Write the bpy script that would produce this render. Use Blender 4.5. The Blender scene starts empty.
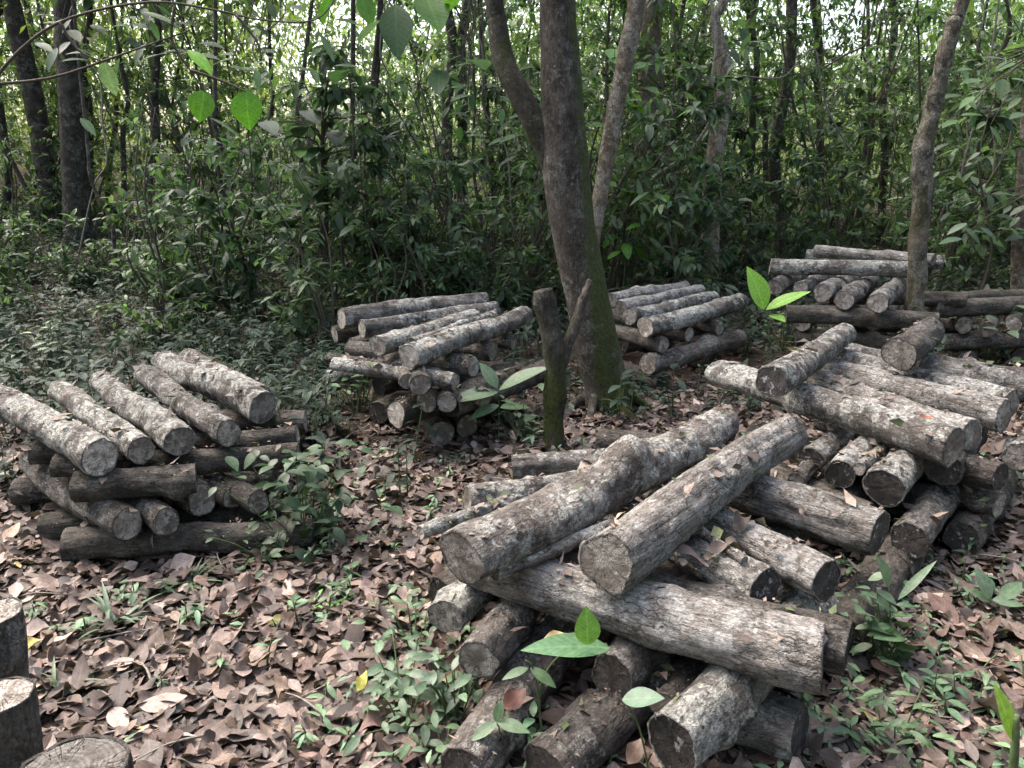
import bpy, math, random
import numpy as np
from mathutils import Vector, noise, Matrix

random.seed(11); rng = np.random.default_rng(11)
scene = bpy.context.scene
COL = scene.collection
R = math.radians

# ------------------------------------------------------------------ camera geometry
F = 800.0; PITCH = math.atan((384-160)/F); H = 1.6
cP, sP = math.cos(PITCH), math.sin(PITCH)
def ray(x, y):
    a = (x-512)/F; b = -(y-384)/F
    return (a, cP+b*sP, -sP+b*cP)
def atz(x, y, z):
    d = ray(x, y); t = (z-H)/d[2]
    return Vector((d[0]*t, d[1]*t, z))
def aty(x, y, Y):
    d = ray(x, y); t = Y/d[1]
    return Vector((d[0]*t, Y, H+d[2]*t))
def hgt(x, y):
    h = 0.0
    if y > 8: h += 0.035*(y-8) if y < 30 else 0.035*22
    if x < -5 and y > 8: h += min(2.0, 0.10*(-x-5)*min(1, (y-8)/4))
    h += 0.03*noise.noise(Vector((x*0.6, y*0.6, 3.1))) + 0.012*noise.noise(Vector((x*2.3, y*2.3, 7.7)))
    return h
def gnd(x, y):
    p = atz(x, y, 0)
    for _ in range(8):
        p = atz(x, y, hgt(p.x, p.y))
    return p
def depth(p): return p.y*cP-(p.z-H)*sP

# ------------------------------------------------------------------ object helpers
def link(o, parent=None):
    COL.objects.link(o)
    if parent is not None: o.parent = parent
    return o
def tag(o, label=None, cat=None, group=None, kind=None):
    if label: o['label'] = label
    if cat: o['category'] = cat
    if group: o['group'] = group
    if kind: o['kind'] = kind
    return o
def empty(name, loc, label, cat, group=None, rz=0):
    o = bpy.data.objects.new(name, None); o.empty_display_size = 0.05
    o.location = loc; o.rotation_euler = (0, 0, rz)
    return tag(link(o), label, cat, group)
def mesh_obj(name, me, mats, parent=None):
    o = bpy.data.objects.new(name, me)
    for m in (mats if isinstance(mats, (list, tuple)) else [mats]):
        if m.name not in me.materials: me.materials.append(m)
    return link(o, parent)
def np_mesh(name, V, T, tint=None, smooth=True, mat_idx=None):
    """V (n,3) float, T (m,3) int triangles, tint (n,3)"""
    me = bpy.data.meshes.new(name)
    V = np.ascontiguousarray(V, dtype=np.float32); T = np.ascontiguousarray(T, dtype=np.int32)
    me.vertices.add(len(V)); me.vertices.foreach_set('co', V.ravel())
    me.loops.add(len(T)*3); me.loops.foreach_set('vertex_index', T.ravel())
    me.polygons.add(len(T)); me.polygons.foreach_set('loop_start', np.arange(0, len(T)*3, 3, dtype=np.int32))
    if mat_idx is not None: me.polygons.foreach_set('material_index', np.ascontiguousarray(mat_idx, dtype=np.int32))
    me.update(calc_edges=True)
    if smooth: me.polygons.foreach_set('use_smooth', np.ones(len(T), dtype=bool))
    if tint is not None:
        a = me.attributes.new('tint', 'FLOAT_COLOR', 'POINT')
        c = np.ones((len(V), 4), dtype=np.float32); c[:, :3] = tint
        a.data.foreach_set('color', c.ravel())
    return me
class Geo:
    def __init__(s): s.V = []; s.T = []; s.C = []; s.M = []; s.U = []; s.n = 0
    def add(s, V, T, C=None, m=0, U=None):
        V = np.asarray(V, dtype=np.float32); T = np.asarray(T, dtype=np.int32)
        s.V.append(V); s.T.append(T+s.n); s.n += len(V)
        if C is None: C = np.full((len(V), 3), 0.1, dtype=np.float32)
        s.U.append(np.full((len(V), 3), .5, dtype=np.float32) if U is None else np.asarray(U, dtype=np.float32))
        s.C.append(np.asarray(C, dtype=np.float32)); s.M.append(np.full(len(T), m, dtype=np.int32))
    def mesh(s, name, smooth=True):
        me = np_mesh(name, np.concatenate(s.V), np.concatenate(s.T), np.concatenate(s.C), smooth, np.concatenate(s.M))
        a = me.attributes.new('along', 'FLOAT_VECTOR', 'POINT'); a.data.foreach_set('vector', np.concatenate(s.U).ravel())
        return me

# ------------------------------------------------------------------ materials
class NT:
    def __init__(s, name):
        s.mat = bpy.data.materials.new(name); s.mat.use_nodes = True
        s.t = s.mat.node_tree; s.t.nodes.clear()
        s.out = s.t.nodes.new('ShaderNodeOutputMaterial')
    def n(s, typ, **kw):
        nd = s.t.nodes.new(typ)
        for k, v in kw.items():
            if k.startswith('i_'):
                nd.inputs[k[2:].replace('_', ' ')].default_value = v
            else: setattr(nd, k, v)
        return nd
    def l(s, a, b): s.t.links.new(a, b)
    def noise(s, vec, scale, detail=6, rough=.6, dist=0):
        nd = s.n('ShaderNodeTexNoise'); nd.inputs['Scale'].default_value = scale
        nd.inputs['Detail'].default_value = detail; nd.inputs['Roughness'].default_value = rough
        nd.inputs['Distortion'].default_value = dist
        s.l(vec, nd.inputs['Vector']); return nd.outputs['Fac']
    def ramp(s, fac, stops):
        nd = s.n('ShaderNodeValToRGB'); e = nd.color_ramp.elements
        while len(e) < len(stops): e.new(0.5)
        for el, (p, c) in zip(e, stops):
            el.position = p
            el.color = (c, c, c, 1) if not isinstance(c, tuple) else (*c, 1)
        s.l(fac, nd.inputs['Fac']); return nd.outputs['Color']
    def mix(s, fac, a, b, mode='MIX'):
        nd = s.n('ShaderNodeMix', data_type='RGBA', blend_type=mode)
        for sock, v in ((nd.inputs[0], fac), (nd.inputs[6], a), (nd.inputs[7], b)):
            if isinstance(v, (int, float)): sock.default_value = v
            elif isinstance(v, tuple): sock.default_value = (*v, 1)
            else: s.l(v, sock)
        return nd.outputs[2]
    def math(s, op, a, b=0.0):
        nd = s.n('ShaderNodeMath', operation=op)
        for sock, v in ((nd.inputs[0], a), (nd.inputs[1], b)):
            if isinstance(v, (int, float)): sock.default_value = v
            else: s.l(v, sock)
        return nd.outputs[0]
    def coords(s, scale=(1, 1, 1)):
        tc = s.n('ShaderNodeTexCoord'); oi = s.n('ShaderNodeObjectInfo')
        off = s.n('ShaderNodeVectorMath', operation='MULTIPLY'); off.inputs[1].default_value = (37, 53, 71)
        cmb = s.n('ShaderNodeCombineXYZ')
        for i in range(3): s.l(oi.outputs['Random'], cmb.inputs[i])
        s.l(cmb.outputs[0], off.inputs[0])
        ad = s.n('ShaderNodeVectorMath', operation='ADD')
        s.l(tc.outputs['Object'], ad.inputs[0]); s.l(off.outputs[0], ad.inputs[1])
        s.rand = oi.outputs['Random']; s.obj = tc.outputs['Object']
        return ad.outputs[0]
    def scale(s, vec, sc):
        m = s.n('ShaderNodeVectorMath', operation='MULTIPLY'); m.inputs[1].default_value = sc
        s.l(vec, m.inputs[0]); return m.outputs[0]
    def finish(s, color, rough=.85, bump=None, bdist=.004, bstr=.8, spec=.3):
        b = s.n('ShaderNodeBsdfPrincipled')
        if isinstance(color, tuple): b.inputs['Base Color'].default_value = (*color, 1)
        else: s.l(color, b.inputs['Base Color'])
        if isinstance(rough, (int, float)): b.inputs['Roughness'].default_value = rough
        else: s.l(rough, b.inputs['Roughness'])
        b.inputs['Specular IOR Level'].default_value = spec
        if bump is not None:
            bp = s.n('ShaderNodeBump'); bp.inputs['Distance'].default_value = bdist; bp.inputs['Strength'].default_value = bstr
            s.l(bump, bp.inputs['Height']); s.l(bp.outputs[0], b.inputs['Normal'])
        s.l(b.outputs[0], s.out.inputs['Surface']); s.b = b
        return s.mat

def bark(name, dark, mid, light, lich_amt, lich_col, furrow, moss_amt, moss_col=(.055, .07, .025), zs=.3, lich_scale=16, moss_h=0, side=0):
    t = NT(name); v = t.coords()
    fib = t.noise(t.scale(v, (1, 1, zs*.6)), 62, 8, .74, .7)
    blot = t.noise(v, 8, 10, .74)
    col = t.ramp(blot, [(.34, dark), (.49, mid), (.64, light)])
    # furrows running along the stem
    fcol = t.ramp(fib, [(.34, .28), (.5, .9), (.7, 1.35)])
    col = t.mix(furrow, col, fcol, 'MULTIPLY')
    # lichen crusts
    zone = t.noise(v, 4.2, 4, .6)
    l1 = t.math('ADD', t.noise(v, lich_scale, 10, .74, .3), t.math('MULTIPLY', t.math('SUBTRACT', zone, .5), .75))
    lm = t.ramp(l1, [(.62-lich_amt*.22, 0.0), (.66-lich_amt*.22, .9), (1, 1.0)])
    lb = t.noise(v, 60, 4, .7)
    lmask = t.math('MULTIPLY', lm, t.ramp(lb, [(.36, .12), (.56, 1.0)]))
    fl = t.ramp(t.noise(v, 75, 3, .6), [(.66, 0.0), (.70, .85)])
    lmask = t.math('MAXIMUM', lmask, t.math('MULTIPLY', fl, lich_amt))
    lc = t.mix(t.ramp(t.noise(v, 42, 6, .7), [(.35, 0.0), (.62, 1.0)]), tuple(c*.42 for c in lich_col), lich_col)
    col = t.mix(lmask, col, lc)
    # round crusts of lichen with crisp edges
    wv = t.n('ShaderNodeVectorMath', operation='ADD'); nz = t.n('ShaderNodeTexNoise'); nz.inputs['Scale'].default_value = 60; nz.inputs['Detail'].default_value = 3
    t.l(v, nz.inputs['Vector']); t.l(t.scale(nz.outputs['Color'], (.022, .022, .022)), wv.inputs[0]); t.l(v, wv.inputs[1])
    sv = t.n('ShaderNodeTexVoronoi'); sv.inputs['Scale'].default_value = 30; t.l(wv.outputs[0], sv.inputs['Vector'])
    sc_ = t.n('ShaderNodeSeparateColor'); t.l(sv.outputs['Color'], sc_.inputs[0])
    spot = t.ramp(t.math('SUBTRACT', sv.outputs['Distance'], t.math('MULTIPLY', sc_.outputs[0], .42)), [(.0, 1.0), (.05, 0.0)])
    spot = t.math('MULTIPLY', spot, t.ramp(zone, [(.40, 0.0), (.55, lich_amt)]))
    col = t.mix(spot, col, t.mix(sc_.outputs[1], tuple(c*.7 for c in lich_col), tuple(min(1, c*1.12) for c in lich_col)))
    # fissures
    fz = t.n('ShaderNodeTexVoronoi'); fz.feature = 'DISTANCE_TO_EDGE'; fz.inputs['Scale'].default_value = 42
    t.l(t.scale(wv.outputs[0], (1, 1, .28)), fz.inputs['Vector'])
    fiss = t.math('MULTIPLY', t.ramp(fz.outputs['Distance'], [(.015, 1.0), (.075, 0.0)]), t.ramp(t.noise(v, 7, 4), [(.40, .15), (.58, min(1, furrow))]))
    col = t.mix(t.math('MULTIPLY', fiss, .6), col, tuple(c*.45 for c in dark))
    # fine grain
    col = t.mix(.85, col, t.ramp(t.noise(t.scale(v, (1, 1, .5)), 170, 4, .7), [(.30, .45), (.5, 1.0), (.68, 1.5)]), 'MULTIPLY')
    # small dark pits and scars
    vo = t.n('ShaderNodeTexVoronoi'); vo.inputs['Scale'].default_value = 34; vo.inputs['Randomness'].default_value = 1
    t.l(v, vo.inputs['Vector'])
    pit = t.ramp(vo.outputs['Distance'], [(.10, 1.0), (.22, 0.0)])
    pit = t.math('MULTIPLY', pit, t.ramp(t.noise(v, 11, 3), [(.48, 0.0), (.56, .85)]))
    col = t.mix(pit, col, tuple(c*.6 for c in dark))
    oz = t.n('ShaderNodeSeparateXYZ'); t.l(t.obj, oz.inputs[0])
    # moss
    ms = t.noise(t.scale(v, (1, 1, .6)), 6, 8, .7)
    mm = t.ramp(ms, [(.66-moss_amt*.3, 0.0), (.74-moss_amt*.3, .9)])
    if moss_h:   # moss creeps up from the foot
        edge = t.math('ADD', oz.outputs[2], t.math('MULTIPLY', t.noise(v, 7, 6, .7), -moss_h*1.6))
        if side: edge = t.math('SUBTRACT', edge, t.math('MULTIPLY', t.math('ADD', oz.outputs[0], t.math('MULTIPLY', oz.outputs[2], .2)), side))
        mm = t.math('MULTIPLY', mm, t.ramp(t.math('DIVIDE', edge, moss_h), [(0.0, 1.0), (.5, 0.0)]))
    col = t.mix(mm, col, t.mix(t.ramp(t.noise(v, 45, 6, .75), [(.35, 0.0), (.65, 1.0)]), tuple(c*.35 for c in moss_col), moss_col))
    # each piece a little lighter or darker than the next
    val = t.n('ShaderNodeHueSaturation'); t.l(col, val.inputs['Color'])
    t.l(t.math('ADD', .74, t.math('MULTIPLY', t.rand, .46)), val.inputs['Value'])
    h = t.math('ADD', t.math('MULTIPLY', fib, furrow*1.6+.2), t.math('ADD', t.math('MULTIPLY', lmask, .35), t.math('MULTIPLY', t.noise(v, 110, 6, .75), .8)))
    h = t.math('ADD', h, t.math('MULTIPLY', t.noise(v, 28, 6, .7), 1.2))
    h = t.math('SUBTRACT', h, t.math('ADD', t.math('MULTIPLY', pit, .5), t.math('MULTIPLY', fiss, .7)))
    h = t.math('ADD', h, t.math('MULTIPLY', spot, .25))
    return t.finish(val.outputs[0], .9, h, .014, 1.0, .2)

M = {}
M['lichen'] = bark('log_bark_lichen', (.062, .053, .046), (.15, .132, .117), (.27, .245, .22), .74, (.565, .555, .50), .55, .12)
M['grey'] = bark('log_bark_grey', (.066, .057, .050), (.165, .146, .130), (.31, .283, .255), .58, (.58, .565, .52), .75, .05, zs=.25)
M['furrow'] = bark('log_bark_furrowed', (.095, .081, .070), (.31, .278, .248), (.52, .48, .44), .40, (.60, .575, .535), 1.0, .02, zs=.13)
M['gnarled'] = bark('log_bark_gnarled', (.060, .049, .042), (.165, .14, .122), (.30, .268, .238), .66, (.56, .545, .49), .6, .06, (.115, .068, .052))
M['darkish'] = bark('log_bark_darkish', (.040, .034, .028), (.095, .082, .069), (.18, .158, .136), .12, (.20, .18, .15), .6, .22, (.032, .040, .018), lich_scale=22)  # darker bark with little lichen, for logs low and deep in the piles
M['brown'] = bark('log_bark_brown', (.048, .039, .033), (.125, .105, .09), (.22, .192, .168), .42, (.38, .36, .325), .8, .15, lich_scale=22)
M['trunk'] = bark('trunk_bark_brown', (.036, .029, .023), (.080, .066, .053), (.15, .127, .105), .28, (.24, .225, .19), .55, .16, zs=.45)
M['stub_moss'] = bark('stub_bark_mossy', (.030, .026, .020), (.065, .055, .043), (.12, .105, .085), .22, (.22, .215, .17), .9, .85, (.105, .125, .032), zs=.3, moss_h=.55)
M['trunk_main'] = bark('trunk_bark_big_tree', (.045, .037, .030), (.105, .088, .072), (.19, .165, .14), .34, (.30, .285, .25), .8, .95, (.11, .135, .038), zs=.3, moss_h=.8, side=9.0)
M['trunk_moss'] = bark('trunk_bark_mossy', (.035, .030, .021), (.085, .074, .055), (.15, .135, .105), .22, (.22, .215, .17), .5, .50, (.075, .088, .030), zs=.45)
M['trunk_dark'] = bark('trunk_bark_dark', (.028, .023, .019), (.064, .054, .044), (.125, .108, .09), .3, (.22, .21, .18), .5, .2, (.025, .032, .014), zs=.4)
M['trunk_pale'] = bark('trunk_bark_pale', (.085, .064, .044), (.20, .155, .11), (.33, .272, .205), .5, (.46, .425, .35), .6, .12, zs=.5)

M['trunk_knobbly'] = bark('trunk_bark_knobbly', (.075, .060, .042), (.18, .148, .108), (.33, .285, .215), .6, (.44, .42, .34), .6, .40, (.10, .105, .045), zs=.5)
def cut_mat(name, wood, rim, dirt, spot):
    t = NT(name); v = t.coords()
    # rings about the pith, worked out from the distance to the stem's axis
    ob = t.scale(t.obj, (1, 1, 0)); ln = t.n('ShaderNodeVectorMath', operation='LENGTH'); t.l(ob, ln.inputs[0])
    wob = t.noise(v, 14, 4)
    rr = t.math('ADD', ln.outputs['Value'], t.math('MULTIPLY', wob, .03))
    ring = t.math('SINE', t.math('MULTIPLY', rr, 900.0))
    rc = t.ramp(t.math('ADD', t.math('MULTIPLY', ring, .5), .5), [(0, .68), (1, 1.12)])
    col = t.mix(1.0, wood, rc, 'MULTIPLY')
    # drying cracks running out from the pith
    sx = t.n('ShaderNodeSeparateXYZ'); t.l(t.obj, sx.inputs[0])
    ang = t.math('ARCTAN2', sx.outputs[1], sx.outputs[0])
    cb = t.n('ShaderNodeCombineXYZ'); t.l(t.math('ADD', t.math('MULTIPLY', ang, 1.4), t.math('MULTIPLY', wob, .35)), cb.inputs[0]); t.l(t.math('MULTIPLY', t.rand, 50.0), cb.inputs[1])
    t.l(t.math('MULTIPLY', ln.outputs['Value'], 5.0), cb.inputs[2])
    cr = t.math('ABSOLUTE', t.math('SUBTRACT', t.noise(cb.outputs[0], 2.2, 2, .5), .5))
    crack = t.ramp(cr, [(.002, .7), (.012, 0.0)])
    col = t.mix(crack, col, tuple(c*.25 for c in dirt))
    n1 = t.noise(v, 26, 9, .76, .3)
    col = t.mix(t.ramp(n1, [(.46, 0.0), (.60, .9)]), col, dirt)
    n2 = t.noise(v, 34, 5, .65, .4)
    col = t.mix(t.ramp(n2, [(.60, 0.0), (.63, .95)]), col, spot)
    n3 = t.noise(v, 9, 3)
    col = t.mix(t.ramp(n3, [(.5, 0.0), (.58, .8)]), col, rim)
    val = t.n('ShaderNodeHueSaturation'); t.l(col, val.inputs['Color'])
    t.l(t.math('ADD', .65, t.math('MULTIPLY', t.rand, .6)), val.inputs['Value'])
    h = t.math('SUBTRACT', t.math('ADD', n1, t.math('MULTIPLY', t.noise(v, 90, 4), .5)), crack)
    return t.finish(val.outputs[0], .9, h, .010, 1.0, .2)
M['cut_pale'] = cut_mat('log_cut_pale', (.50, .445, .385), (.20, .16, .13), (.16, .13, .105), (.60, .57, .52))
M['cut_grey'] = cut_mat('log_cut_grey', (.27, .243, .215), (.13, .112, .098), (.08, .067, .057), (.55, .53, .50))
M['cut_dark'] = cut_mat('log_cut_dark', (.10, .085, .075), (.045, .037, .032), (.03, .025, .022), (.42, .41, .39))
M['cut_mid'] = cut_mat('log_cut_weathered', (.37, .325, .28), (.14, .113, .092), (.10, .08, .065), (.48, .45, .41))

def leaf_mat(name, trans=.35, rough=.42, spec=.5, blotch=.35):
    t = NT(name)
    at = t.n('ShaderNodeAttribute', attribute_name='tint')
    tc = t.n('ShaderNodeTexCoord')
    n = t.noise(tc.outputs['Object'], 55, 4)
    col = t.mix(1.0, at.outputs['Color'], t.ramp(n, [(.3, .72), (.7, 1.2)]), 'MULTIPLY')
    al = t.n('ShaderNodeAttribute', attribute_name='along'); sp = t.n('ShaderNodeSeparateXYZ'); t.l(al.outputs['Vector'], sp.inputs[0])
    av = t.math('ABSOLUTE', sp.outputs[1])
    rib = t.ramp(av, [(.012, 1.0), (.045, 0.0)])
    side = t.math('SINE', t.math('MULTIPLY', t.math('SUBTRACT', sp.outputs[0], t.math('MULTIPLY', av, .55)), 62.0))
    side = t.ramp(t.math('ADD', t.math('MULTIPLY', side, .5), .5), [(.82, 0.0), (.97, .6)])
    col = t.mix(t.math('MULTIPLY', t.math('MAXIMUM', rib, side), .4), col, t.mix(1.0, col, (2.0, 1.9, 2.0), 'MULTIPLY'))
    # blotches of age, different on every leaf
    bc = t.n('ShaderNodeCombineXYZ'); t.l(sp.outputs[0], bc.inputs[0]); t.l(sp.outputs[1], bc.inputs[1]); t.l(t.math('MULTIPLY', sp.outputs[2], 40.0), bc.inputs[2])
    bl = t.noise(bc.outputs[0], 3.2, 5, .7)
    col = t.mix(t.ramp(bl, [(.52, 0.0), (.68, blotch)]), col, t.mix(1.0, col, (.62, .52, .42), 'MULTIPLY'))
    b = t.n('ShaderNodeBsdfPrincipled'); t.l(col, b.inputs['Base Color'])
    b.inputs['Roughness'].default_value = rough; b.inputs['Specular IOR Level'].default_value = spec
    bp = t.n('ShaderNodeBump'); bp.inputs['Distance'].default_value = .002; bp.inputs['Strength'].default_value = .5
    t.l(n, bp.inputs['Height']); t.l(bp.outputs[0], b.inputs['Normal'])
    if trans > 0:
        tr = t.n('ShaderNodeBsdfTranslucent')
        tcol = t.mix(1.0, col, (1.15, 1.32, .80), 'MULTIPLY'); t.l(tcol, tr.inputs['Color'])
        mx = t.n('ShaderNodeMixShader'); mx.inputs[0].default_value = trans
        t.l(b.outputs[0], mx.inputs[1]); t.l(tr.outputs[0], mx.inputs[2]); t.l(mx.outputs[0], t.out.inputs['Surface'])
    else: t.l(b.outputs[0], t.out.inputs['Surface'])
    return t.mat
M['leaf'] = leaf_mat('green_leaf', .46, .45, .45)
M['herb'] = leaf_mat('herb_leaf', .25, .48, .4)
M['ground_cover'] = leaf_mat('ground_cover_leaf', .2, .6, .25)
M['litter'] = leaf_mat('dry_leaf', .10, .62, .35, .9)
def plain(name, col, rough=.8):
    t = NT(name); v = t.coords(); n = t.noise(v, 40, 6, .7)
    c = t.mix(1.0, col, t.ramp(n, [(.3, .55), (.7, 1.4)]), 'MULTIPLY')
    return t.finish(c, rough, n, .003, .7, .25)
M['stem_green'] = plain('green_stem', (.07, .10, .04), .55)
M['stem_brown'] = plain('woody_stem', (.075, .06, .045))
M['twig'] = plain('pale_twig', (.22, .19, .16))
M['vine'] = plain('grey_vine', (.15, .135, .11))

t = NT('forest_soil'); tc = t.n('ShaderNodeTexCoord'); v = tc.outputs['Object']
vo = t.n('ShaderNodeTexVoronoi'); vo.inputs['Scale'].default_value = 14; t.l(v, vo.inputs['Vector'])
base = t.ramp(t.noise(v, 3, 10, .7), [(.3, (.03, .022, .017)), (.55, (.07, .05, .038)), (.75, (.11, .082, .064))])
base = t.mix(.5, base, t.mix(1.0, base, t.ramp(vo.outputs['Distance'], [(.1, 1.3), (.7, .5)]), 'MULTIPLY'))
gr = t.noise(v, .5, 6, .6)
base = t.mix(t.ramp(gr, [(.5, 0.0), (.62, .5)]), base, (.028, .042, .016))
M['soil'] = t.finish(base, .95, t.math('ADD', vo.outputs['Distance'], t.noise(v, 50, 6)), .02, .8, .1)

# ------------------------------------------------------------------ leaf geometry
def leaf_template(us, ws):
    """flat leaf: returns list of (u, v, side) rows and triangles"""
    V = [(0, 0, 0)]; T = []
    rows = []
    for u, w in zip(us, ws):
        i = len(V); V += [(u, -w, 1), (u, 0, 0), (u, w, 1)]; rows.append(i)
    tip = len(V); V.append((1, 0, 0))
    r = rows[0]; T += [(0, r+1, r), (0, r+2, r+1)]
    for a, b in zip(rows, rows[1:]):
        for k in (0, 1): T += [(a+k, a+k+1, b+k+1), (a+k, b+k+1, b+k)]
    r = rows[-1]; T += [(r, r+1, tip), (r+1, r+2, tip)]
    return np.array(V, dtype=np.float32), np.array(T, dtype=np.int32)
TPL = {'fine': leaf_template([.08, .25, .48, .72, .9], [.2, .42, .5, .36, .16]),
       'lo': leaf_template([.42], [.5]),
       'mid': leaf_template([.18, .45, .75], [.34, .5, .33]),
       'hi': leaf_template([.05, .14, .26, .4, .55, .7, .83, .93], [.14, .3, .43, .5, .48, .38, .24, .11])}
def leaves(geo, P, D, N, size, ratio, tint, tpl='lo', fold=.12, droop=.25, curl=0.0, m=0):
    P = np.asarray(P, float); D = np.asarray(D, float); N = np.asarray(N, float)
    k = len(P)
    size = np.broadcast_to(np.asarray(size, float), (k,)); ratio = np.broadcast_to(np.asarray(ratio, float), (k,))
    fold = np.broadcast_to(np.asarray(fold, float), (k,)); droop = np.broadcast_to(np.asarray(droop, float), (k,))
    curl = np.broadcast_to(np.asarray(curl, float), (k,))
    D = D/np.linalg.norm(D, axis=1, keepdims=True)
    Z = N-(N*D).sum(1, keepdims=True)*D; Z /= (np.linalg.norm(Z, axis=1, keepdims=True)+1e-9)
    Y = np.cross(Z, D)
    V, T = TPL[tpl]
    u, v = V[:, 0], V[:, 1]
    w = fold[:, None]*np.abs(v)[None]*ratio[:, None] - droop[:, None]*(u**2)[None] + curl[:, None]*(np.sin(u*5)[None])*(v[None]*2)*.3
    co = P[:, None]+size[:, None, None]*(u[None, :, None]*D[:, None]+(v[None]*ratio[:, None])[:, :, None]*Y[:, None]+w[:, :, None]*Z[:, None])
    Tt = (T[None]+(np.arange(k)*len(V))[:, None, None]).reshape(-1, 3)
    C = np.repeat(np.asarray(tint, float), len(V), axis=0)
    U = np.empty((k, len(V), 3), dtype=np.float32); U[:, :, 0] = u[None]; U[:, :, 1] = v[None]; U[:, :, 2] = rng.random(k)[:, None]
    geo.add(co.reshape(-1, 3), Tt, C, m, U.reshape(-1, 3))
def unit(n):
    v = rng.normal(size=(n, 3)); return v/np.linalg.norm(v, axis=1, keepdims=True)
def greens(n, base=(.05, .085, .03), var=.35, yellow=.25):
    b = np.array(base)[None]*np.array([[1.45, 1.42, 1.85]])*np.exp(rng.normal(0, var, (n, 1)))
    y = rng.random((n, 1))*yellow
    b = b*(1+y*np.array([[1.4, .7, -.4]]))
    return np.clip(b, .008, .30)

# ------------------------------------------------------------------ tubes
def spline(pts, rad, sub=6):
    pts = [np.array(p, float) for p in pts]; out = []; ro = []
    n = len(pts)
    for i in range(n-1):
        p0 = pts[max(i-1, 0)]; p1 = pts[i]; p2 = pts[i+1]; p3 = pts[min(i+2, n-1)]
        for j in range(sub):
            s = j/sub
            out.append(.5*((2*p1)+(-p0+p2)*s+(2*p0-5*p1+4*p2-p3)*s*s+(-p0+3*p1-3*p2+p3)*s**3)); ro.append(rad[i]*(1-s)+rad[i+1]*s)
    out.append(pts[-1]); ro.append(rad[-1])
    return np.array(out), np.array(ro)
def tube(geo, pts, rad, seg=10, sub=6, rough=0.0, seed=0, m=0, cap=True, tint=None, bumps=()):
    P, r = spline(pts, rad, sub) if sub > 1 else (np.array(pts, float), np.array(rad, float))
    n = len(P)
    Tn = np.gradient(P, axis=0); Tn /= np.linalg.norm(Tn, axis=1, keepdims=True)+1e-9
    up = np.array([1., 0, 0]) if abs(Tn[0][0]) < .8 else np.array([0, 1., 0])
    X = np.cross(up, Tn[0]); X /= np.linalg.norm(X)
    V = []
    for i in range(n):
        X = X-(X@Tn[i])*Tn[i]; X /= np.linalg.norm(X); Yv = np.cross(Tn[i], X)
        for k in range(seg):
            a = 2*math.pi*k/seg; d = X*math.cos(a)+Yv*math.sin(a)
            rr = r[i]
            if rough > 0:
                q = P[i]+d*r[i]
                rr *= 1+rough*(noise.noise(Vector(q*(.55/r[i]*.5))+Vector((seed*7.1, 0, 0)))+.5*noise.noise(Vector(q*(1.6/r[i]*.5))+Vector((0, seed*3.3, 0))))
                for (bp, bw, ba) in bumps:
                    dd = np.linalg.norm(q-np.array(bp)); rr += ba*math.exp(-(dd/bw)**2)
            V.append(P[i]+d*rr)
    T = []
    for i in range(n-1):
        for k in range(seg):
            a = i*seg+k; b = i*seg+(k+1) % seg
            T += [(a, b, b+seg), (a, b+seg, a+seg)]
    if cap:
        for e, base in ((0, 0), (n-1, (n-1)*seg)):
            c = len(V); V.append(P[e])
            for k in range(seg):
                a = base+k; b = base+(k+1) % seg
                T.append((c, b, a) if e == 0 else (c, a, b))
    geo.add(V, T, None if tint is None else np.repeat([tint], len(V), 0), m)
    return P

# ------------------------------------------------------------------ ground
def build_ground():
    rs = [0.0]+list(np.geomspace(.35, 140, 120)); na = 200
    V = [(0, 0, hgt(0, 0))]; T = []
    for r in rs[1:]:
        for k in range(na):
            a = 2*math.pi*k/na; x, y = r*math.sin(a), r*math.cos(a)
            V.append((x, y, hgt(x, y)))
    for k in range(na): T.append((0, 1+(k+1) % na, 1+k))
    for i in range(len(rs)-2):
        for k in range(na):
            a = 1+i*na+k; b = 1+i*na+(k+1) % na
            T += [(a, b, b+na), (a, b+na, a+na)]
    T = np.array(T)[:, ::-1]
    return tag(mesh_obj('ground', np_mesh('ground', V, T), M['soil']), kind='structure')
build_ground()

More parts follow.
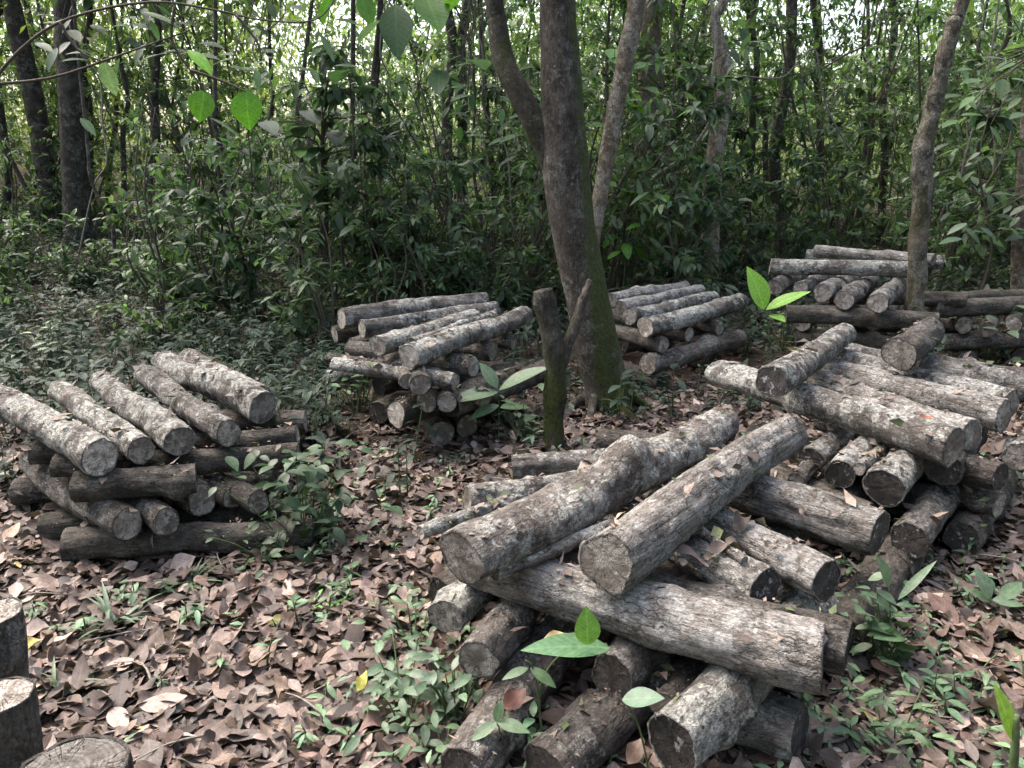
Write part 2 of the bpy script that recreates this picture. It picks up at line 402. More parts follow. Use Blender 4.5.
# ------------------------------------------------------------------ logs
LOGS = []
def make_log(label, group, A, B, r, mat='lichen', cut='cut_pale', r2=None, bumps=(), bend=.022, lump=.13, name='log', lobe=None):
    A = Vector(A); B = Vector(B); d = B-A; L = d.length; mid = (A+B)/2
    r2 = r2 or r*random.uniform(.86, 1.0)
    seed = len(LOGS)*3.7+1.3
    near = depth(mid) < 4
    nr, seg = (64, 48) if near else (34, 28)
    fur = {'furrow': .055, 'grey': .035, 'brown': .04}.get(mat, .02)
    V = []
    stubs = [(random.uniform(.08, .92), random.uniform(0, 6.28), random.uniform(.12, .38), random.uniform(.018, .04)) for _ in range(random.randint(3, 7))]
    lobe = lobe if lobe is not None else random.uniform(0, .035); lph = random.uniform(0, 6.28) if lobe < .06 else 2.6
    oval = random.uniform(.0, .07); oph = random.uniform(0, 3.1)
    def prof(t, a):
        z = (t-.5)*L
        rr = r+(r2-r)*t
        q = Vector((math.cos(a)*1.2, math.sin(a)*1.2, z*5+seed))
        k = 1+lump*noise.noise(q)+lump*.55*noise.noise(q*2.6)+.02*noise.noise(q*7)
        k += fur*noise.noise(Vector((math.cos(a)*7, math.sin(a)*7, z*4+seed)))
        if fur > .03: k -= fur*.9*abs(noise.noise(Vector((math.cos(a)*9+z*.8, math.sin(a)*9, z*7+seed))))
        k += .022*noise.noise(Vector((math.cos(a)*14, math.sin(a)*14, z*26+seed)))
        for (bt, ba, bamp, bw) in bumps:
            da = math.atan2(math.sin(a-ba), math.cos(a-ba))
            k += bamp*math.exp(-((t-bt)*L/bw)**2-(da/.75)**2)
        for (bt, ba, bamp, bw) in stubs:
            if abs(t-bt)*L < bw*2.5:
                da = math.atan2(math.sin(a-ba), math.cos(a-ba))
                k += bamp*math.exp(-((t-bt)*L/bw)**2-(da*rr/bw)**2)
        k += lobe*math.cos(3*(a-lph)+t)*(1-.5*t)+.4*lobe*math.cos(5*(a-lph))
        k += oval*math.cos(2*(a-oph+t*1.5))
        k += .03*noise.noise(Vector((math.cos(a)*3.2, math.sin(a)*3.2, z*17+seed)))
        e = min(t, 1-t)*L
        if e < .012: k *= .985
        cx = bend*noise.noise(Vector((seed, z*1.6, 0))); cy = bend*noise.noise(Vector((0, seed, z*1.6)))
        return rr*k, cx, cy
    tilt = [random.uniform(-.12, .12) for _ in range(4)]
    def endz(t, x, y):
        z = (t-.5)*L
        i = 0 if t < .5 else 2
        w = max(0, 1-min(t, 1-t)*L/.15)
        return z+w*(tilt[i]*x+tilt[i+1]*y)
    ts = [0, .006]+[i/nr for i in range(1, nr)]+[.994, 1]
    for t in ts:
        for k in range(seg):
            a = 2*math.pi*k/seg; rr, cx, cy = prof(t, a)
            x, y = cx+rr*math.cos(a), cy+rr*math.sin(a)
            V.append((x, y, endz(t, x, y)))
    T = []; n = len(ts)
    for i in range(n-1):
        for k in range(seg):
            a = i*seg+k; b = i*seg+(k+1) % seg
            T += [(a, b, b+seg), (a, b+seg, a+seg)]
    ends = []
    for e, t in ((0, 0.0), (n-1, 1.0)):   # rim of bark at the saw cut, then the cut face as its own mesh
        base = len(V); sgn = -1 if e == 0 else 1
        for k in range(seg):
            x, y, z = V[e*seg+k]; rr, cx, cy = prof(t, 0)
            V.append((cx+(x-cx)*.93, cy+(y-cy)*.93, z-sgn*.001))
        for k in range(seg):
            a = e*seg+k; b = e*seg+(k+1) % seg; c = base+k; dd = base+(k+1) % seg
            T += [(a, c, dd), (a, dd, b)] if e == 0 else [(a, b, dd), (a, dd, c)]
        EV = []; ET = []
        rings = [.945, .72, .45, .2]
        for f in rings:
            for k in range(seg):
                x, y, z = V[e*seg+k]
                xx, yy = cx+(x-cx)*f, cy+(y-cy)*f
                zz = (t-.5)*L+tilt[0 if e == 0 else 2]*xx+tilt[1 if e == 0 else 3]*yy
                zz += .003*noise.noise(Vector((xx*60, yy*60, seed+e)))
                EV.append((xx, yy, zz-sgn*.0025))
        EV.append((cx, cy, (t-.5)*L-sgn*.0025)); c = len(EV)-1
        for i in range(len(rings)-1):
            for k in range(seg):
                a = i*seg+k; b = i*seg+(k+1) % seg
                q = [(a, a+seg, b+seg), (a, b+seg, b)] if e == 0 else [(a, b, b+seg), (a, b+seg, a+seg)]
                ET += q
        for k in range(seg):
            a = (len(rings)-1)*seg+k; b = (len(rings)-1)*seg+(k+1) % seg
            ET.append((a, c, b) if e == 0 else (a, b, c))
        ends.append((EV, ET))
    o = mesh_obj(name, np_mesh(name, V, T), M[mat])
    o.location = mid; o.rotation_mode = 'QUATERNION'
    o.rotation_quaternion = d.to_track_quat('Z', 'X') @ Vector((0, 0, 1)).rotation_difference(Vector((0, 0, 1)))
    tag(o, label, 'log', group)
    cuts = cut if isinstance(cut, tuple) else (cut, cut)
    for (EV, ET), cm in zip(ends, cuts):
        mesh_obj('cut_end', np_mesh('cut_end', EV, ET), M[cm], o)
    LOGS.append((label, A, B, r, r2, group))
    return o
G_ = {}
def lg(pile, label, a, b, r, mat='lichen', cut='cut_pale', L=None, **kw):
    """a, b = (px, py, z) ends; L keeps end a and runs on to that length"""
    A = atz(*a); B = atz(*b)
    if L: B = A+(B-A).normalized()*L
    return make_log(label, G_[pile], A, B, r, mat, cut, **kw)
def ld(pile, label, a, d, L, r, mat='darkish', cut='cut_mid', dz=0.0, **kw):
    A = atz(*a); D = Vector((d[0], d[1], 0)).normalized()
    B = A+D*L; B.z += dz
    return make_log(label, G_[pile], A, B, r, mat, cut, **kw)

G_['L'] = 'logs of the pile on the left'
top = .47
lg('L', 'thick lichen-blotched log at the left edge, outermost on the left pile', (102, 456, top), (0, 398, top), .077, 'lichen', 'cut_pale', L=1.22)
lg('L', 'thinner log second from the left on top of the left pile', (141, 451, top-.01), (53, 386, top-.01), .057, 'lichen', 'cut_mid', L=1.2)
lg('L', 'pale straight log third from the left on top of the left pile', (181, 442, top), (95, 379, top), .066, 'lichen', 'cut_mid', L=1.22)
lg('L', 'slim whitish log fourth from the left on top of the left pile', (228, 435, top), (135, 369, top), .060, 'grey', 'cut_mid', L=1.25)
lg('L', 'thick spotted log with dark-rimmed end, fifth from the left on top of the left pile', (263, 408, top), (165, 362, top), .078, 'lichen', 'cut_mid', L=1.22)
lg('L', 'grey log half hidden behind the thick one, rearmost on top of the left pile', (190, 358, top), (252, 392, top), .064, 'lichen', 'cut_mid', L=1.05)
td = (-.75, .66); cd = (.96, .20)
ld('L', 'dark cross log with thin pale split end right under the outermost left log', (75, 485, .345), cd, .46, .064)
ld('L', 'narrow cross log, middle of three pale ends poking out left of the left pile', (54, 469, .345), cd, 1.0, .052)
ld('L', 'narrow cross log, rear of three pale ends poking out left of the left pile', (32, 452, .345), cd, 1.15, .052)
ld('L', 'shaded cross log ending behind the green shrub of the left pile', (306, 420, .345), (-.97, -.12), .9, .055)
ld('L', 'brownish log end low in the left pile above the bottom cross log, leftmost', (130, 525, .215), td, .95, .066, 'brown', 'cut_mid')
ld('L', 'small ringed log end low in the left pile beside the brownish end', (167, 521, .215), td, .95, .055, 'brown', 'cut_mid')
ld('L', 'large rough log end in the middle of the left pile front', (202, 500, .215), td, .95, .070, 'brown', 'cut_mid')
ld('L', 'log with clean round end next to the shrub in the left pile', (258, 502, .215), td, .95, .052, 'darkish', 'cut_mid')
ld('L', 'shaded log end between the large rough end and the round end of the left pile', (232, 496, .215), td, .9, .05, 'darkish', 'cut_mid')
ld('L', 'shaded log end set back between the brownish and small ringed ends of the left pile', (150, 505, .225), td, .9, .045, 'darkish', 'cut_mid')
ld('L', 'stubby log end set back at the far left of the left pile foot', (100, 512, .205), td, .8, .058, 'brown', 'cut_mid')
ld('L', 'damp bottom log lying along the front foot of the left pile', (66, 545, .075), (.97, .12), 1.0, .068, 'darkish', 'cut_dark')
ld('L', 'damp bottom log second from the front under the left pile', (44, 528, .075), (.97, .14), 1.0, .064, 'darkish', 'cut_dark')
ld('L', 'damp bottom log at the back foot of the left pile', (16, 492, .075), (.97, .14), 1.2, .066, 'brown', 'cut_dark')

G_['B'] = 'logs of the small pile in the middle distance'
tb = .58
lg('B', 'long pale log at the back edge on top of the middle pile', (341, 318, tb), (470, 303, tb), .075, 'grey', 'cut_pale', L=1.15)
lg('B', 'slender pale log just in front of the back one on the middle pile', (362, 329, tb-.01), (492, 309, tb-.01), .058, 'grey', 'cut_mid', L=1.1)
lg('B', 'short thick log with round pale end in the centre of the middle pile top', (377, 347, tb), (456, 323, tb), .060, 'lichen', 'cut_pale', L=1.0)
lg('B', 'thin crooked pole lying between two thick logs on the middle pile', (410, 343, tb+.005), (471, 321, tb+.005), .026, 'grey', 'cut_mid', L=1.05)
lg('B', 'thick mottled log along the front right edge on top of the middle pile', (408, 356, tb), (534, 312, tb), .068, 'lichen', 'cut_pale', L=1.35)
bd = (.48, .88); bx = (-.88, .48)
ld('B', 'log with bright round end under the left edge of the middle pile top', (395, 371, .455), (-.15, .98), .6, .052, 'brown', 'cut_pale')
ld('B', 'small end left of the cracked end in the middle pile', (408, 383, .44), (-.15, .98), .6, .046, 'brown', 'cut_mid')
ld('B', 'log with deeply cracked round end facing out of the middle pile', (423, 386, .445), (-.15, .98), .7, .060, 'brown', 'cut_mid')
ld('B', 'short log sticking out to the right with bright ringed end in the middle pile', (456, 382, .44), bx, .85, .045, 'grey', 'cut_pale')
ld('B', 'wide weathered end under the front right log of the middle pile', (474, 366, .45), bx, .9, .064, 'brown', 'cut_mid')
ld('B', 'log end third along the right flank of the middle pile', (494, 351, .45), bx, .9, .060, 'brown', 'cut_mid')
ld('B', 'farthest log end on the right flank of the middle pile', (514, 343, .45), bx, .9, .050, 'brown', 'cut_mid')
ld('B', 'low log with tall pale oval end at the left foot of the middle pile', (397, 413, .27), (.6, .8), 1.1, .075, 'darkish', 'cut_pale')
ld('B', 'dark log in the shade of the middle pile below its ringed end', (450, 405, .28), (.6, .8), 1.0, .07, 'darkish', 'cut_dark')
ld('B', 'mouldy round end at the bottom front of the middle pile, left of two', (440, 433, .085), (-.3, .95), .9, .078, 'darkish', 'cut_mid')
ld('B', 'mouldy round end at the bottom front of the middle pile, right of two', (468, 427, .085), (-.3, .95), .9, .066, 'darkish', 'cut_mid')
ld('B', 'bottom log hidden deep in the shade at the right of the middle pile', (500, 410, .085), (-.5, .85), .9, .07, 'darkish', 'cut_dark')
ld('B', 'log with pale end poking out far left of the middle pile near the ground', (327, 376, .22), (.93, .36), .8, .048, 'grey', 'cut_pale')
ld('B', 'dark log directly beneath the pale back log of the middle pile', (334, 334, .45), (.82, .57), 1.1, .06, 'darkish', 'cut_mid')
ld('B', 'second dark log beneath the slender pale log of the middle pile', (352, 347, .445), (.80, .6), 1.1, .058, 'darkish', 'cut_mid')
ld('B', 'supporting log in the dark left half of the middle pile', (378, 385, .33), (.6, .8), .8, .06, 'darkish', 'cut_dark')
ld('B', 'dark log under the cracked end of the middle pile front', (425, 402, .33), (.3, .95), .8, .062, 'darkish', 'cut_mid')
ld('B', 'dark log along the right flank of the middle pile under the bright ringed end', (470, 392, .32), (.5, .86), .6, .06, 'darkish', 'cut_mid')
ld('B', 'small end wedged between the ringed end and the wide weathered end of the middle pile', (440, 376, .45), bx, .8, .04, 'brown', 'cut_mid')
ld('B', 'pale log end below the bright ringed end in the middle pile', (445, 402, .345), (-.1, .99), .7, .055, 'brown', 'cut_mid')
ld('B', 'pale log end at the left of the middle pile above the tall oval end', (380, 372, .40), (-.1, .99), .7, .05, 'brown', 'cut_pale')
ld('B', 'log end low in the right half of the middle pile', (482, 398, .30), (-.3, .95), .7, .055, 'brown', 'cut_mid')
ld('B', 'lower log end on the right flank of the middle pile near the tree stub', (510, 372, .30), bx, .8, .058, 'darkish', 'cut_mid')
ld('B', 'supporting log on the ground in the dark left half of the middle pile', (378, 414, .09), (.5, .86), .9, .075, 'darkish', 'cut_dark')

G_['C'] = 'logs of the far pile behind the big tree'
lg('C', 'mottled log with pale knobbly end along the front of the far pile', (646, 327, .46), (737, 304, .46), .072, 'lichen', 'cut_pale', L=1.35)
lg('C', 'flaky log second from the front on the far pile right of the big tree', (630, 317, .46), (710, 299, .46), .066, 'grey', 'cut_mid', L=1.2)
lg('C', 'flaky log third from the front on the far pile right of the big tree', (621, 308, .46), (695, 292, .46), .066, 'furrow', 'cut_mid', L=1.2)
lg('C', 'rearmost log on the far pile right of the big tree', (612, 300, .46), (682, 287, .46), .066, 'furrow', 'cut_mid', L=1.1)
cx_ = (-.55, .83)
ld('C', 'round end under the front log of the far pile, first from the left', (664, 345, .33), cx_, .9, .058, 'darkish', 'cut_mid')
ld('C', 'round end under the front log of the far pile, second from the left', (690, 334, .33), cx_, .9, .058, 'brown', 'cut_pale')
ld('C', 'round end under the front log of the far pile, third from the left', (721, 329, .33), cx_, .9, .055, 'brown', 'cut_pale')
ld('C', 'dark low log along the front foot of the far pile behind the big tree', (648, 364, .20), (.72, .68), 1.2, .074, 'brown', 'cut_mid')
ld('C', 'dark low log behind the foot log of the far pile behind the big tree', (622, 345, .20), (.72, .68), 1.2, .07, 'darkish', 'cut_dark')
ld('C', 'bottom log of the far pile behind the big tree, left of two', (664, 382, .07), cx_, .9, .066, 'darkish', 'cut_dark')
ld('C', 'bottom log of the far pile behind the big tree, right of two', (716, 362, .07), cx_, .9, .066, 'darkish', 'cut_dark')

G_['D'] = 'logs of the tall pile at the back right'
lg('D', 'long mottled log lying crosswise on top of the tall back pile', (770, 266, .80), (898, 271, .80), .064, 'lichen', 'cut_mid', L=1.05)
lg('D', 'second crosswise log behind the front one on top of the tall back pile', (806, 257, .80), (931, 262, .80), .064, 'grey', 'cut_mid', L=1.05)
lg('D', 'ragged bark log heaped topmost on the tall back pile', (815, 251, .88), (908, 258, .88), .05, 'furrow', 'cut_mid', L=.9)
dd_ = (.55, .83)
for px, py, lab, rr in ((774, 287, 'dark round end at the far left of the tall back pile', .062), (801, 288, 'second end from the left in the tall back pile', .06),
                        (823, 294, 'pale third end from the left in the tall back pile', .070), (845, 298, 'pale fourth end from the left in the tall back pile', .070),
                        (878, 302, 'rightmost pale round end jutting out of the tall back pile', .070)):
    ld('D', 'log with '+lab, (px, py, .67), dd_, 1.0, rr, 'grey', 'cut_pale' if px > 810 else 'cut_mid')
ld('D', 'dark crosswise log in the middle of the tall back pile front', (786, 314, .53), (.97, -.25), 1.0, .066, 'darkish', 'cut_dark')
ld('D', 'dark crosswise log in the middle of the tall back pile rear', (830, 296, .53), (.97, -.25), 1.0, .066, 'darkish', 'cut_dark')
ld('D', 'log end low in the tall back pile, left of two above the short thick log', (838, 324, .40), dd_, 1.0, .066, 'brown', 'cut_mid')
ld('D', 'log end low in the tall back pile, right of two above the short thick log', (872, 322, .40), dd_, 1.0, .066, 'brown', 'cut_mid')
ld('D', 'log end low at the left of the tall back pile behind the big leaves', (803, 322, .40), dd_, 1.0, .066, 'brown', 'cut_mid')
ld('D', 'lower crosswise log of the tall back pile, front', (796, 338, .265), (.97, -.25), 1.0, .066, 'darkish', 'cut_dark')
ld('D', 'lower crosswise log of the tall back pile, rear', (840, 322, .265), (.97, -.25), 1.0, .066, 'darkish', 'cut_dark')
ld('D', 'bottom log of the tall back pile, left', (812, 352, .12), dd_, 1.0, .08, 'darkish', 'cut_dark')
ld('D', 'bottom log of the tall back pile, right', (868, 350, .12), dd_, 1.0, .08, 'darkish', 'cut_dark')

G_['H'] = 'logs of the mossy pile at the right edge'
lg('H', 'mossy log lying crosswise on the far pile at the right edge', (934, 308, .47), (1040, 303, .47), .072, 'darkish', 'cut_mid', L=1.1)
lg('H', 'second mossy log behind on the far pile at the right edge', (960, 299, .47), (1050, 296, .47), .066, 'darkish', 'cut_mid', L=1.1)
for px, py, lab in ((963, 335, 'left'), (990, 337, 'middle'), (1015, 334, 'right')):
    ld('H', 'dark round end under the mossy log at the right edge, '+lab+' of three', (px, py-8, .34), (.5, .86), .9, .060, 'darkish', 'cut_mid')
ld('H', 'lower crosswise log of the mossy pile at the right edge', (940, 342, .21), (.98, .1), 1.2, .066, 'brown', 'cut_mid')
ld('H', 'bottom log of the mossy pile at the right edge, left of two', (968, 360, .08), (.5, .86), .9, .07, 'darkish', 'cut_dark')
ld('H', 'bottom log of the mossy pile at the right edge, right of two', (1020, 358, .08), (.5, .86), .9, .07, 'darkish', 'cut_dark')

G_['F'] = 'logs of the large pile on the right'
tf = .50
lg('F', 'log propped diagonally over the others with dark round end, topmost on the right pile', (771, 383, .645), (853, 329, .645), .074, 'lichen', 'cut_dark', L=1.3, r2=.062)
lg('F', 'long smooth log under the diagonal one along the front of the right pile top', (716, 372, tf), (956, 447, tf), .071, 'lichen', 'cut_mid', r2=.082)
lg('F', 'flaky log second from the front on top of the right pile', (973, 434, tf-.015), (815, 384, tf-.015), .068, 'furrow', 'cut_mid', L=1.05)
lg('F', 'whitish flaky log third from the front on top of the right pile', (1004, 417, tf), (838, 373, tf), .074, 'furrow', 'cut_mid', L=1.05)
lg('F', 'flaky log fourth from the front on top of the right pile', (1012, 403, tf), (849, 363, tf), .070, 'grey', 'cut_mid', L=1.0)
lg('F', 'dark flaky log fifth from the front on top of the right pile', (1016, 388, tf), (868, 358, tf), .070, 'grey', 'cut_mid', L=1.0)
lg('F', 'thick bare log running out of the picture at the back of the right pile', (924, 370, tf+.03), (1025, 385, tf+.03), .094, 'grey', 'cut_mid', L=1.0)
lg('F', 'short thick brown log lying end-on at the back of the right pile top', (900, 354, .685), (931, 330, .685), .084, 'brown', 'cut_mid', L=.62)
fd = (.62, .78); fx = (.5, -.866)
ld('F', 'small log end with white fungus, left of three in the right pile front', (811, 461, .355), fd, 1.0, .054, 'lichen', 'cut_dark')
ld('F', 'middle log end with white fungus under the front log of the right pile', (840, 476, .355), fd, 1.0, .062, 'grey', 'cut_dark')
ld('F', 'thick black log end with bright white fungus in the right pile front', (883, 488, .355), fd, .95, .080, 'lichen', 'cut_dark')
ld('F', 'shadowed log end behind the thick black one in the right pile', (940, 470, .36), fd, .9, .072, 'darkish', 'cut_dark')
ld('F', 'dim log low under the thick black end in the right pile', (908, 542, .20), fd, .75, .072, 'brown', 'cut_dark')
ld('F', 'short log pointing right by the leaf litter, lower of two in the right pile', (998, 507, .20), (-.55, .83), .9, .056, 'brown', 'cut_mid')
ld('F', 'short log pointing right by the leaf litter, upper of two in the right pile', (1000, 478, .34), (-.5, .86), .9, .060, 'brown', 'cut_dark')
ld('F', 'greenish log at the right edge below the whitish flaky logs', (1018, 456, .36), (.7, .7), .9, .062, 'grey', 'cut_mid')
ld('F', 'shadowed cross log deep in the right pile front', (868, 520, .21), (-.5, .866), 1.0, .070, 'darkish', 'cut_dark')
ld('F', 'shadowed cross log deep in the right pile centre', (930, 500, .21), (-.5, .866), 1.0, .070, 'darkish', 'cut_dark')
ld('F', 'bottom log of the right pile under the dim log', (890, 572, .075), fd, .9, .072, 'darkish', 'cut_dark')
ld('F', 'bottom log of the right pile beside the leaf litter', (965, 540, .075), fd, .9, .072, 'darkish', 'cut_dark')
ld('F', 'bottom log of the right pile at its shaded left', (800, 530, .075), fd, 1.0, .074, 'darkish', 'cut_dark')

ld('F', 'thin pole wedged between the fungus ends of the right pile', (860, 470, .40), fd, .9, .026, 'grey', 'cut_mid')
ld('F', 'small split piece in the gap left of the fungus ends of the right pile', (795, 478, .33), fd, .8, .036, 'brown', 'cut_mid')
ld('F', 'small log under the middle fungus end of the right pile', (842, 502, .24), fd, .8, .055, 'darkish', 'cut_mid')
G_['G'] = 'logs of the large pile in the foreground'
lg('G', 'thick gnarled log with reddish hump and forked knot on the front pile', (463, 562, .515), (722, 424, .515), .084, 'gnarled', 'cut_mid', r2=.080, lump=.14,
   bumps=((.50, .25, .95, .085), (.44, .5, .35, .12), (.60, -.6, .3, .12), (.15, 1.2, .14, .1), (.8, 2, .15, .1), (.3, -1.2, .18, .1)))
lg('G', 'thick straight-grained pale log with cracked end, most prominent on the front pile', (605, 562, .53), (788, 432, .53), .086, 'furrow', 'cut_pale', r2=.078, lump=.06, lobe=.085)
lg('G', 'thin bare stick lying along the gnarled log of the front pile', (497, 577, .46), (568, 543, .46), .021, 'grey', 'cut_mid', L=.5, lump=.04)
lg('G', 'thin pale stick poking out at the left of the front pile', (419, 536, .40), (450, 524, .40), .022, 'grey', 'cut_pale', L=.6, lump=.04)
lg('G', 'long pale cross log with bleached sawn end along the front of the front pile', (823, 662, .355), (530, 580, .355), .088, 'furrow', 'cut_mid', L=1.08, r2=.075)
ld('G', 'brown cross log end tucked behind the bleached sawn end of the front pile', (848, 648, .33), (-.88, .48), .95, .075, 'brown', 'cut_dark')
lg('G', 'white-spotted broken cross log behind the bleached one in the front pile', (766, 592, .375), (700, 556, .375), .070, 'lichen', 'cut_dark', L=.8)
lg('G', 'split weathered cross log with ragged end between the broad ones of the front pile', (828, 580, .375), (728, 528, .375), .066, 'furrow', 'cut_dark', L=.85)
lg('G', 'broad rough-barked cross log at the back right of the front pile', (880, 532, .375), (770, 498, .375), .083, 'furrow', 'cut_dark', L=.85)
gd = (.62, .78)
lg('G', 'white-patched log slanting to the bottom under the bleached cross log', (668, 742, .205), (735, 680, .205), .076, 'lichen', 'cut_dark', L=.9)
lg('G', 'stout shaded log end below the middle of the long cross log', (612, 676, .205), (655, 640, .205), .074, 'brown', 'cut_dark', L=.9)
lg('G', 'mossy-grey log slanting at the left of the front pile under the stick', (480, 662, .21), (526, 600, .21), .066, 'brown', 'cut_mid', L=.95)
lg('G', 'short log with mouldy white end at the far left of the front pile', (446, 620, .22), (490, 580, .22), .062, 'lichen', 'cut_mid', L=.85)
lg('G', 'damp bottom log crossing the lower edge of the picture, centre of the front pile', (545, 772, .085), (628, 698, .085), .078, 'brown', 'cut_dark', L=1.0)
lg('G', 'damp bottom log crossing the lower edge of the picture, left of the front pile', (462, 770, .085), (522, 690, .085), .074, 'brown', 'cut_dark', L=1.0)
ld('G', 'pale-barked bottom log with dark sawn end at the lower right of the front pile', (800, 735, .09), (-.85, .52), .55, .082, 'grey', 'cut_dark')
ld('G', 'bottom log in the shade at the right rear of the front pile', (838, 640, .08), (.62, .78), .85, .078, 'darkish', 'cut_dark')
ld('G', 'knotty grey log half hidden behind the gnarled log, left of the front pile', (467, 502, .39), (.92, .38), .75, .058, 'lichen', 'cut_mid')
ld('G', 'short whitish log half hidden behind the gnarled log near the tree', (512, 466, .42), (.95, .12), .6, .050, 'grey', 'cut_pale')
ld('G', 'supporting log in the dark heart of the front pile', (690, 600, .21), gd, .95, .074, 'darkish', 'cut_dark')
ld('G', 'supporting log in the dark rear of the front pile', (760, 560, .21), gd, .95, .074, 'darkish', 'cut_dark')
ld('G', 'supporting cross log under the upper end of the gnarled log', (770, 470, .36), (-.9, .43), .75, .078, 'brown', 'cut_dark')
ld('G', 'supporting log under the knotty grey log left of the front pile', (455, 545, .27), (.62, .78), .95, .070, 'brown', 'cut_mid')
ld('G', 'ground log beneath the left of the front pile', (440, 600, .08), (.62, .78), .9, .078, 'darkish', 'cut_dark')
ld('G', 'cross log on the ground deep beneath the front pile', (560, 640, .08), (.7, .7), 1.0, .078, 'darkish', 'cut_dark')

lg('G', 'thin broken branch lying across the broad logs of the front pile', (745, 560, .455), (700, 530, .46), .014, 'grey', 'cut_mid', L=.38, lump=.05)
lg('G', 'short split billet in the gap under the bleached cross log', (700, 640, .27), (745, 610, .27), .045, 'brown', 'cut_mid', L=.5)
lg('G', 'small round billet in the dark gap right of the stout shaded end', (662, 705, .17), (700, 668, .17), .045, 'darkish', 'cut_mid', L=.6)
G_['S'] = 'logs stood upright at the lower left corner'
for (px, py, dep, rr, lab, cut, mt) in ((62, 770, 1.02, .077, 'upright log with white-patched sawn top at the bottom left corner', 'cut_grey', 'brown'),
                               (2, 694, 1.40, .050, 'thin upright log with white-spotted top at the left edge', 'cut_mid', 'darkish'),
                               (-8, 612, 1.65, .050, 'bare pale upright log rising tallest at the left edge', 'cut_mid', 'grey')):
    d = ray(px, py); P = Vector((d[0]*dep, d[1]*dep, H+d[2]*dep))
    make_log(lab, G_['S'], (P.x-.04, P.y+.02, hgt(P.x, P.y)-.02), P, rr, mt, cut)

def log_debris():
    g = Geo(); P = []; D = []; N = []; S = []; C = []
    pal = [(.10, .075, .06), (.16, .12, .095), (.06, .045, .035), (.22, .175, .14), (.13, .10, .085), (.06, .075, .03)]
    for (lab, A, B, r, r2, grp) in LOGS:
        if depth((A+B)/2) > 5.2 or 'upright' in lab: continue
        d = (B-A); L = d.length; dn = d/L; up = Vector((0, 0, 1)); up = (up-dn*up.dot(dn)).normalized(); sd = dn.cross(up)
        for _ in range(int(110*L)):
            t = random.random(); a = random.gauss(0, .75)
            if abs(a) > 1.15: continue
            n = up*math.cos(a)+sd*math.sin(a)
            P.append(A+d*t+n*((r+(r2-r)*t)*random.uniform(1.01, 1.06))); N.append(n+Vector(rng.normal(0, .25, 3))); D.append(dn*random.gauss(0, 1)+sd*random.gauss(0, 1)); S.append(random.uniform(.006, .022) if random.random() < .86 else random.uniform(.03, .07)); C.append(np.array(random.choice(pal))*random.uniform(.7, 1.4))
    leaves(g, P, D, N, S, rng.uniform(.2, .8, len(P)), np.array(C), 'lo', fold=rng.normal(.2, .3, len(P)), droop=rng.normal(0, .3, len(P)))
    tag(mesh_obj('log_debris', g.mesh('log_debris'), M['litter']), 'crumbs of bark and dead leaf lying on the logs', 'debris', kind='stuff')
log_debris()

# ------------------------------------------------------------------ trees
CROWNS = []
def crown_mesh(seed, n_limb=7, spread=2.6, n_leaf=600, size=.20):
    g = Geo(); rs = np.random.default_rng(seed)
    tips = []
    for i in range(n_limb):
        a = 2*math.pi*i/n_limb+rs.uniform(-.4, .4); s = spread*rs.uniform(.6, 1.1)
        p0 = np.array([0, 0, -.2]); p1 = np.array([math.cos(a)*s*.4, math.sin(a)*s*.4, .7]); p2 = np.array([math.cos(a)*s, math.sin(a)*s, rs.uniform(.6, 2.0)])
        P = tube(g, [p0, p1, p2], [.055, .035, .012], 6, 4, m=0)
        for _ in range(5):
            b = P[rs.integers(4, len(P))]; q = b+rs.normal(0, .5, 3)+np.array([0, 0, .2])
            tube(g, [b, (b+q)/2+rs.normal(0, .06, 3), q], [.014, .01, .004], 4, 2, m=0); tips.append(q); tips.append((b+q)/2)
    tips = np.array(tips); idx = rs.integers(0, len(tips), n_leaf)
    P = tips[idx]+rs.normal(0, .28, (n_leaf, 3))
    D = rs.normal(size=(n_leaf, 3)); D[:, 2] -= .3
    leaves(g, P, D, unit(n_leaf)*.5+np.array([[0, 0, 1.]]), rs.uniform(.5, 1.2, n_leaf)*size, .42, greens(n_leaf, (.045, .08, .025)), 'lo', m=1)
    return g.mesh('crown')
for i in range(4): CROWNS.append(crown_mesh(100+i))
SHADE_CROWNS = [crown_mesh(170+i, 8, 3.0, 3400, .20) for i in range(2)]  # dense crowns added above the view to shade the left undergrowth
LOW = [crown_mesh(140+i, 9, 1.9, 1300, .14) for i in range(4)]

